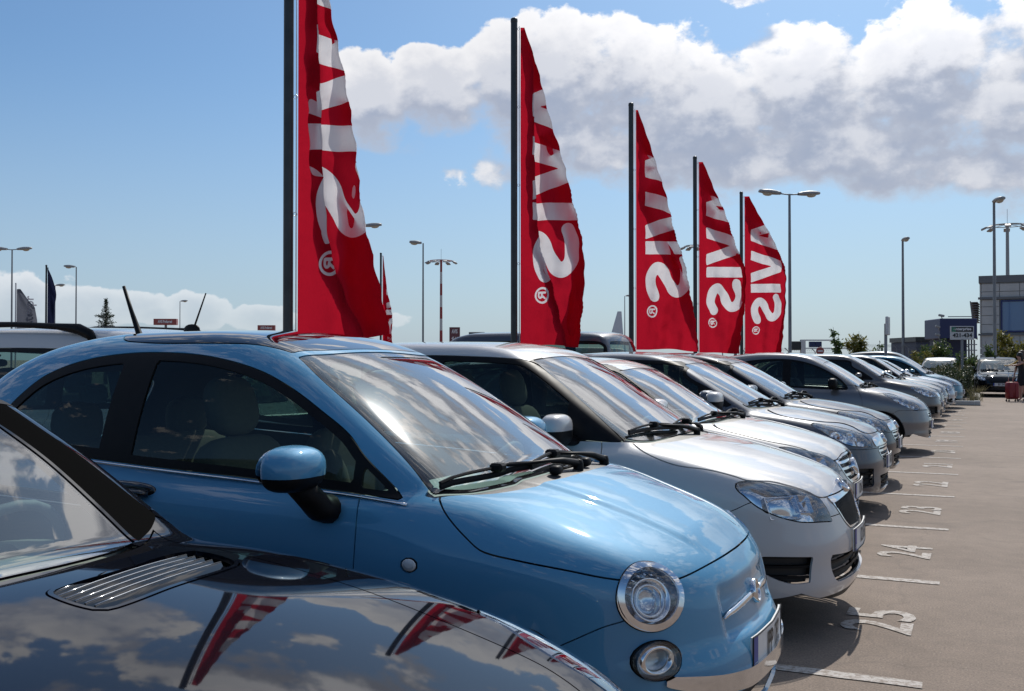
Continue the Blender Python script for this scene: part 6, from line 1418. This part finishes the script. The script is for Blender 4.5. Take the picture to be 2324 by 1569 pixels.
# aircraft tail fin far off
X, Y = WP(1396, 420); a_ = empty('aircraft', (X, Y, 0), CR, 'white aircraft tail fin far away behind the silver minibus', 'aircraft'); k = 420/2288
z0, z1 = HZ(760, 420), HZ(707, 420); V = [(-14*k*0-2.2, 0, z0-3), (4.2, 0, z0-3), (.3, 0, z1), (2.6, 0, z1)]; V = []
for t in np.linspace(0, 1, 7):
    z = z0-3+(z1-z0+3)*t; xa, xb = -2.6+3.6*t, 3.6-.9*t
    for u, th in ((0, .02), (.3, .16), (.7, .12), (1, .02)):
        V += [(xa+(xb-xa)*u, -th, z)]
    for u, th in ((1, .02), (.7, .12), (.3, .16), (0, .02)):
        V += [(xa+(xb-xa)*u, th, z)]
m = MB(); m.add(V, [(i*8+j, i*8+(j+1) % 8, i*8+8+(j+1) % 8, i*8+8+j) for i in range(6) for j in range(8)]+[tuple(48+j for j in range(8))]); m.obj('tail_fin', pbr('aircraft_white', (.6, .62, .65), .3), a_, auto=30)
m = MB(); m.sell((-14, 0, 4.4), (20, 1.9, 1.9), .85, 12); m.obj('fuselage', MAT['signwhite'], a_, smooth=True)

# ---- fence along the far side ----
fr_ = empty('wire_fence', (0, 0, 0), 0, 'thin wire fence with bent post tops running behind the shrubs', 'fence'); fpx = [1640, 1690, 1738, 1790, 1850, 1905, 1955, 2003, 2035, 2062, 2100, 2150, 2200]
last = None
for px in fpx:
    d = 64; X, Y = WP(px, d); H = HZ(790, d) if px < 1950 else HZ(782, d); m = MB(); m.tube([(X, Y, 0), (X, Y, H-.25), (X-.25, Y, H)], .035, 6); m.obj('post', MAT['galv'], fr_)
    if last:
        for q in (.4, .9, 1.4, H-.3): m = MB(); m.tube([(last[0], last[1], q), (X, Y, q)], .006, 4); m.obj('wire', MAT['galv'], fr_)
        m = MB(); n = 60; L_ = np.array(last); P = np.array([X, Y]); m.tube([tuple(L_+(P-L_)*t/n)+(H-.1+.12*math.sin(t*1.3),) for t in range(n+1)], .006, 3); m.obj('barbed_coil', MAT['galv'], fr_)
    last = (X, Y)

# ---------------------- plants ----------------------
def leaf_mat(name, a, b_, tr=.35):
    m = bpy.data.materials.new(name); m.use_nodes = True; nt = m.node_tree; nt.nodes.clear(); L = nt.links.new
    out = N_(nt, 'ShaderNodeOutputMaterial'); d = N_(nt, 'ShaderNodeBsdfPrincipled'); d.inputs['Roughness'].default_value = .45; t = N_(nt, 'ShaderNodeBsdfTranslucent'); mx = N_(nt, 'ShaderNodeMixShader'); mx.inputs[0].default_value = tr
    g = N_(nt, 'ShaderNodeNewGeometry'); c = N_(nt, 'ShaderNodeMix', data_type='RGBA'); c.inputs[6].default_value = (*a, 1); c.inputs[7].default_value = (*b_, 1); L(g.outputs['Random Per Island'], c.inputs[0])
    L(c.outputs[2], d.inputs['Base Color']); L(c.outputs[2], t.inputs[0]); L(d.outputs[0], mx.inputs[1]); L(t.outputs[0], mx.inputs[2]); L(mx.outputs[0], out.inputs[0]); return m
MAT['leaf_g'] = leaf_mat('green_leaf', (.035, .075, .02), (.10, .15, .035)); MAT['leaf_y'] = leaf_mat('yellowing_leaf', (.09, .11, .02), (.26, .22, .04)); MAT['leaf_d'] = leaf_mat('dark_needle', (.012, .03, .014), (.03, .055, .02), .15); MAT['leaf_h'] = leaf_mat('hedge_leaf', (.02, .04, .014), (.07, .085, .03), .2); MAT['bark'] = pbr('bark', (.10, .07, .05), .9, noise=.3, nscale=10)
def leaves(pts, size, rr, droop=0., asp=.45):
    """leaf blades (two triangles each, folded) at the given points"""
    n = len(pts); P = np.asarray(pts); a = rr.normal(size=(n, 3)); a[:, 2] -= droop; a /= np.linalg.norm(a, axis=1, keepdims=True); b = np.cross(a, rr.normal(size=(n, 3))); b /= np.linalg.norm(b, axis=1, keepdims=True)
    s = size*rr.uniform(.6, 1.35, (n, 1)); nv = np.cross(a, b)
    V = np.stack([P, P+a*s*.5+b*s*asp*.5+nv*s*.08, P+a*s, P+a*s*.5-b*s*asp*.5+nv*s*.08], 1).reshape(-1, 3); i = np.arange(n)*4
    return V, np.concatenate([np.stack([i, i+1, i+2], 1), np.stack([i, i+2, i+3], 1)])
def bush(name, px, d, w, ybase, ytop, label, cat, leaf, group, n=1400, size=.10, seed=0, stems=7, spread=1., kinds=None, base_z=0.):
    X, Y = WP(px, d); k = d/2288; root = empty(name, (X, Y, 0), CR, label, cat, group); rr = np.random.default_rng(seed); H = HZ(ytop, d); wd = w*k/2*1.3
    pts = []; 
    for i in range(stems):
        ang = rr.uniform(0, 2*math.pi); lean = rr.uniform(.15, 1.)*wd*spread; h = H*rr.uniform(.62, 1.) if i else H; top = np.array([math.cos(ang)*lean, math.sin(ang)*lean*.7, h]); b0 = np.array([rr.normal(0, .06), rr.normal(0, .06), 0])
        mid = b0*.4+top*.45+np.array([0, 0, .1*H]); P = smooth_poly_3([b0, mid, top]); m = MB(); m.tube(P, list(np.linspace(.03, .006, len(P))), 6); m.obj('trunk' if i == 0 else 'branch', MAT['bark'], root, smooth=True)
        for j in range(9):
            t = rr.uniform(.3, 1); q = P[int(t*(len(P)-1))]; dirv = rr.normal(size=3); dirv[2] = abs(dirv[2])*.6; dirv /= np.linalg.norm(dirv); ln = rr.uniform(.15, .45)*wd*(1.3-t*.6)
            for u in rr.uniform(0, 1, max(4, n//(stems*9))): pts.append(q+dirv*ln*u+rr.normal(0, .05*wd+.02, 3))
    V, T = leaves(pts, size, rr, .3); mesh_obj('crown', V, T, MAT[leaf], root, smooth=False)
    return root
def smooth_poly_3(P):
    P = [np.array(p, float) for p in P]; t = np.linspace(0, 1, 9)[:, None]; return list((1-t)**2*P[0]+2*t*(1-t)*P[1]+t*t*P[2])
SG = 'shrubs beyond the parked cars'
bush('shrub', 1908, 46, 40, 0, 742, 'tall thin leafy green shrub, leftmost of the shrubs', 'shrub', 'leaf_g', SG, 1300, .17, 1, 5, .7)
bush('shrub', 1955, 47, 74, 0, 752, 'yellowing bushy shrub beside the tall thin one', 'shrub', 'leaf_y', SG, 3200, .15, 2, 9, .9)
bush('shrub', 1990, 45, 40, 0, 772, 'low arching green shrub behind the leaning sign', 'shrub', 'leaf_g', SG, 600, .15, 3, 5, 1.)
bush('shrub', 2108, 53, 92, 0, 768, 'spreading green and yellow shrub left of the navy cabin', 'shrub', 'leaf_g', SG, 3600, .15, 4, 10, 1.)
bush('shrub', 2103, 52, 60, 0, 778, 'yellow-tipped shrub in front of the spreading green one', 'shrub', 'leaf_y', SG, 1500, .13, 5, 7, 1.)
bush('shrub', 2195, 41.5, 60, 0, 800, 'bright green shrub under the white numbered sign', 'shrub', 'leaf_g', SG, 2600, .13, 6, 9, 1.)
bush('shrub', 2300, 50, 90, 0, 752, 'yellow-green shrub in front of the grey building', 'shrub', 'leaf_y', SG, 4200, .17, 7, 11, 1.)
bush('shrub', 2250, 48, 34, 0, 775, 'small thin green shrub at the foot of the grey building', 'shrub', 'leaf_g', SG, 800, .15, 8, 5, .8)
bush('shrub', 1052, 60, 18, 0, 766, 'tiny twiggy shrub between the maroon and grey signs', 'shrub', 'leaf_g', SG, 160, .18, 9, 4, .9)
# conifer top at left
X, Y = WP(240, 55); r = empty('conifer_tree', (X, Y, 0), CR, 'dark conifer with ragged top behind the white estate car', 'tree'); rr = np.random.default_rng(4); H = HZ(681, 55)
m = MB(); m.tube([(0, 0, 0), (0, 0, H*.6), (0, 0, H)], [.12, .07, .012], 8); m.obj('trunk', MAT['bark'], r, smooth=True); pts = []; 
brs = MB()
for z in np.arange(1.2, H, .11):
    rad = .02+(H-z)*.36*rr.uniform(.55, 1.15); 
    if abs(z-HZ(722, 55)) < .06: rad *= 1.7
    a = rr.uniform(0, 6.28)
    for q in range(4):
        th = a+q*1.57+rr.normal(0, .3); e = np.array([math.cos(th)*rad, math.sin(th)*rad, z+rad*.25]); brs.tube([(0, 0, z), e], [.012, .005], 4)
        for u in np.linspace(.12, 1, max(3, int(rad*22))): pts += [np.array([0, 0, z])*(1-u)+e*u+rr.normal(0, .025, 3) for _ in range(5)]
brs.obj('branches', MAT['bark'], r)['kind'] = 'stuff'
V, T = leaves(pts, .11, rr, .2, .3); mesh_obj('crown', V, T, MAT['leaf_d'], r, smooth=False)

# ---- planted island with kerb and hedge ----
isl = empty('planted_island', (0, 0, 0)); tag(isl, kind='structure')
m = MB(); m.box(-6.4, -.12, 33.2, 43.5, .002, .10); m.obj('soil', pbr('soil', (.10, .075, .055), .95, noise=.3, nscale=6, bump=.5), isl)
for i in range(7): m = MB(); m.bbox((-.55-.92*i, 33.1, .07), (.90, .18, .14), .02); m.obj('kerb_stone', MAT['concrete'], isl)
for i in range(11): m = MB(); m.bbox((-.03, 33.5+.94*i, .07), (.18, .92, .14), .02); m.obj('kerb_stone', MAT['concrete'], isl)
rr = np.random.default_rng(12)
def hedge(x0, x1, y0, y1, h, n, label, seed):
    rr = np.random.default_rng(seed); r = empty('hedge', ((x0+x1)/2, (y0+y1)/2, .1), 0, label, 'hedge', 'hedges on the planted island')
    P = rr.uniform(-1, 1, (n, 3)); P[:, 0] *= (x1-x0)/2; P[:, 1] *= (y1-y0)/2; zz = rr.uniform(0, 1, n)**.6; P[:, 2] = zz*h*(.82+.25*np.sin(P[:, 0]*3.1+seed)*np.cos(P[:, 1]*2.3))
    V, T = leaves(P, .085, rr, 0, .5); mesh_obj('foliage', V, T, MAT['leaf_h'], r, smooth=False)
    m = MB()
    for i in range(14): q = rr.uniform(-1, 1, 2)*np.array([(x1-x0)/2, (y1-y0)/2])*.8; m = MB(); m.tube([(q[0], q[1], 0), (q[0]+rr.normal(0, .1), q[1]+rr.normal(0, .1), h*.85)], .012, 5); m.obj('stem', MAT['bark'], r)
    G = []
    for i in range(170):
        q = rr.uniform(-1, 1, 2)*np.array([(x1-x0)/2, (y1-y0)/2]); l = rr.uniform(.15, .5); dv = rr.normal(0, .25, 2); b0 = np.array([q[0], q[1], h*.75]); e = b0+np.array([dv[0]*l, dv[1]*l, l]); G += [b0, b0+np.array([.008, 0, 0]), e]
    G = np.array(G); mesh_obj('dry_grass', G, np.arange(len(G)).reshape(-1, 3), MAT['drygrass'], r, smooth=False)['kind'] = 'stuff'
MAT['drygrass'] = leaf_mat('dry_grass', (.10, .10, .045), (.24, .20, .10), .3)
hedge(-5.5, -.4, 34.4, 36.0, .88, 26000, 'dense low hedge in front of the glinting silver car', 1)
hedge(-1.6, -.2, 37.2, 41.5, 1.05, 16000, 'taller ragged hedge left of the black hatchback', 2)
r = empty('grass_tuft', (-.10, 33.6, .1), 0, 'wispy grass tuft at the kerb corner beside the teal car', 'grass tuft'); rr = np.random.default_rng(31); G = []
for i in range(140): b0 = rr.normal(0, .08, 3)*[1, 1, 0]; l = rr.uniform(.25, .6); e = b0+np.array([rr.normal(.1, .3)*l, rr.normal(0, .3)*l, l*.9]); mid = (b0+e)/2+np.array([0, 0, .08]); G += [b0, b0+[.01, 0, 0], mid, mid, mid+[.008, 0, 0], e]
G = np.array(G); mesh_obj('blades', G, np.arange(len(G)).reshape(-1, 3), MAT['drygrass'], r, smooth=False)

# ---------------------- people and suitcase ----------------------
MAT['skin'] = pbr('skin', (.45, .25, .18), .5); MAT['blackcloth'] = pbr('black_cloth', (.012, .012, .014), .85); MAT['hair'] = pbr('dark_hair', (.012, .009, .008), .5); MAT['yellowcloth'] = pbr('mustard_cloth', (.42, .27, .04), .85)
MAT['case'] = pbr('red_suitcase', (.23, .01, .015), .45, bump=.3); MAT['shoe'] = pbr('shoe', (.25, .2, .16), .7); MAT['browncloth'] = pbr('brown_hair', (.06, .03, .018), .5)
def skin_body(name, joints, edges, mats, parent, sub=2, paintf=None):
    me = bpy.data.meshes.new(name); me.from_pydata([j[0] for j in joints], edges, []); o = bpy.data.objects.new(name, me); link(o, parent)
    md = o.modifiers.new('s', 'SKIN'); md.use_smooth_shade = True; md.branch_smoothing = .6
    for i, j in enumerate(joints): me.skin_vertices[0].data[i].radius = (j[1], j[2] if len(j) > 2 else j[1])
    me.skin_vertices[0].data[0].use_root = True; sd = o.modifiers.new('u', 'SUBSURF'); sd.levels = sub; sd.render_levels = sub
    dg = bpy.context.evaluated_depsgraph_get(); dg.update(); ev = bpy.data.meshes.new_from_object(o.evaluated_get(dg)); o.modifiers.clear(); o.data = ev; ev.name = name
    ev.materials.clear()
    for m in mats: ev.materials.append(m)
    if paintf: ev.polygons.foreach_set('material_index', np.array([paintf(p.center) for p in ev.polygons], np.int32))
    ev.polygons.foreach_set('use_smooth', np.ones(len(ev.polygons), bool)); return o
def person(X, Y, rz, label, pose, top, skirt, hairm, hem=.55, H=1.62):
    root = empty('person', (X, Y, 0), rz, label, 'person', 'people walking past the black car'); s = H/1.7; J = []; E = []
    def j(p, r, r2=None, par=None):
        J.append((tuple(np.array(p)*s), r*s, (r2 or r)*s)); 
        if par is not None: E.append((par, len(J)-1))
        return len(J)-1
    lean = pose.get('lean', 0.)
    pv = j((0, 0, .95), .15, .13); w = j((lean*.4, 0, 1.10), .14, .115, pv); ch = j((lean*.8, 0, 1.28), .155, .12, w); nk = j((lean, 0, 1.44), .06, .055, ch); hd = j((lean*1.1+.01, 0, 1.52), .07, .06, nk); h2 = j((lean*1.15+.015, 0, 1.61), .095, .078, hd); h3 = j((lean*1.15+.01, 0, 1.68), .06, .06, h2)
    for sd in (-1, 1):
        f = pose['step']*sd
        hp = j((0, sd*.09, .88), .105, .1, pv); kn = j((f*.5+.03, sd*.10, .48), .065, .06, hp); an = j((f-.03, sd*.10, .09), .038, .036, kn); to = j((f+.12, sd*.10, .035), .035, .03, an)
        a = pose['arms'][0 if sd < 0 else 1]; sh = j((lean*.9, sd*.18, 1.38), .055, .05, ch); el = j(a[0], .042, .038, sh); wr = j(a[1], .028, .025, el); ha = j(a[2], .032, .018, wr)
        hv = np.array(a[2])-np.array(a[1]); hv /= np.linalg.norm(hv); sv = np.cross(hv, [0, 0, 1.]); sv /= max(np.linalg.norm(sv), 1e-6)
        for q, ln in ((-.022, .058), (-.007, .07), (.008, .066), (.022, .05)):
            b1 = np.array(a[2])+hv*.03+sv*q; k1 = j(b1, .0085, None, ha); k2 = j(b1+hv*ln*.55-np.array([0, 0, .012]), .0075, None, k1); j(b1+hv*ln*.85-np.array([0, 0, .034]), .0065, None, k2)
        tb = j(np.array(a[2])-sv*.03+hv*.0, .01, None, ha); j(np.array(a[2])-sv*.045+hv*.04, .008, None, tb)
    def pf(c):
        z = c[2]/s; r = abs(c[1])/s
        if z > 1.40: return 0
        if z < hem: return 2 if z < .06 else 0
        if r > .205 and z > .7: return 0
        return 1 if z > .98 else 3
    b = skin_body('body', J, E, [MAT['skin'], MAT[top], MAT['shoe'], MAT[skirt]], root, 2, pf)
    hx = (lean*1.15+.01)*s; m = MB(); m.sell((hx-.03*s, 0, 1.64*s), (.105*s, .098*s, .115*s), .95, 12); m.sell((hx-.075*s, 0, 1.52*s), (.06*s, .085*s, .13*s), .9, 8); m.obj('hair', MAT[hairm], root, smooth=True)
    m = MB(); m.sell((hx+.088*s, 0, 1.595*s), (.016*s, .012*s, .022*s), 1., 6); m.obj('nose', MAT['skin'], root, smooth=True)
    for sd in (-1, 1): m = MB(); m.sell((hx+.078*s, sd*.03*s, 1.62*s), (.008*s, .013*s, .007*s), 1., 6); m.obj('eye', MAT['ink'], root, smooth=True)
    m = MB(); m.sell((hx+.08*s, 0, 1.555*s), (.006*s, .022*s, .006*s), 1., 6); m.obj('mouth', MAT['redlamp'], root, smooth=True)
    m = MB(); n = 20; V = []; rad = [(.14, .155, 1.0), (.175, .19, .85), (.19, .20, .7), (.20, .21, hem+.02)]
    for rx, ry, z in rad:
        for q in range(n): t = 2*math.pi*q/n; f = 1+.05*math.sin(5*t+z*3); V.append((rx*f*math.cos(t)*s, ry*f*math.sin(t)*s, z*s))
    m.add(V, [(i*n+q, i*n+(q+1) % n, (i+1)*n+(q+1) % n, (i+1)*n+q) for i in range(3) for q in range(n)]); m.obj('skirt', MAT[skirt], root, smooth=True)
    return root
dP = 33.2
X, Y = WP(2322, dP); HEAD = math.degrees(math.atan2(-(Y+3)+0, -X-1))
person(*WP(2321, dP), CR+180, 'person in a black sleeveless dress pulling a red suitcase and stretching out one arm', dict(lean=.10, step=.16, arms=[((.12, -.24, 1.16), (.16, -.27, .98), (.17, -.27, .91)), ((.30, .23, 1.30), (.52, .20, 1.27), (.59, .19, 1.27))]), 'blackcloth', 'blackcloth', 'hair', H=1.57)
person(*WP(2322, dP+.9), CR+180, 'person in a mustard top walking behind the one with the suitcase', dict(lean=.06, step=-.14, arms=[((.26, -.22, 1.25), (.46, -.16, 1.20), (.53, -.14, 1.21)), ((-.05, .24, 1.1), (.05, .25, .86), (.07, .25, .79))]), 'yellowcloth', 'blackcloth', 'browncloth', H=1.64)
X, Y = WP(2296.5, 32.9); r = empty('suitcase', (X, Y, 0), CR+3, 'red upright wheeled suitcase with raised silver handle at the right edge', 'suitcase'); 
m = MB(); m.bbox((0, 0, .36), (.39, .24, .56), .05); m.obj('shell', MAT['case'], r, auto=50)
for sx_ in (-.10, .10): m = MB(); m.bbox((sx_*.95, -.125, .36), (.11, .02, .44), .008); m.obj('front_pocket', MAT['case'], r)
for sx_ in (-.075, .075): m = MB(); m.tube([(sx_, .08, .62), (sx_, .08, .98)], .009, 8); m.obj('handle_tube', MAT['chrome'], r, smooth=True)
m = MB(); m.tube([(-.09, .08, .98), (.09, .08, .98)], .014, 8); m.obj('handle_grip', MAT['trim'], r, smooth=True); m = MB(); m.tube([(-.06, 0, .635), (-.05, 0, .665), (.05, 0, .665), (.06, 0, .635)], .012, 6); m.obj('carry_handle', MAT['trim'], r, smooth=True)
for sx_ in (-.15, .15):
    for sy in (-.08, .08): m = MB(); m.lathe([(0, .012), (.024, .012), (.03, .005), (.03, -.005), (.024, -.012), (0, -.012)], (sx_, sy, .031), (0, 1, 0), 14); m.tube([(sx_, sy, .04), (sx_, sy, .09)], .014, 6); m.obj('wheel', MAT['tyre'], r, smooth=True)
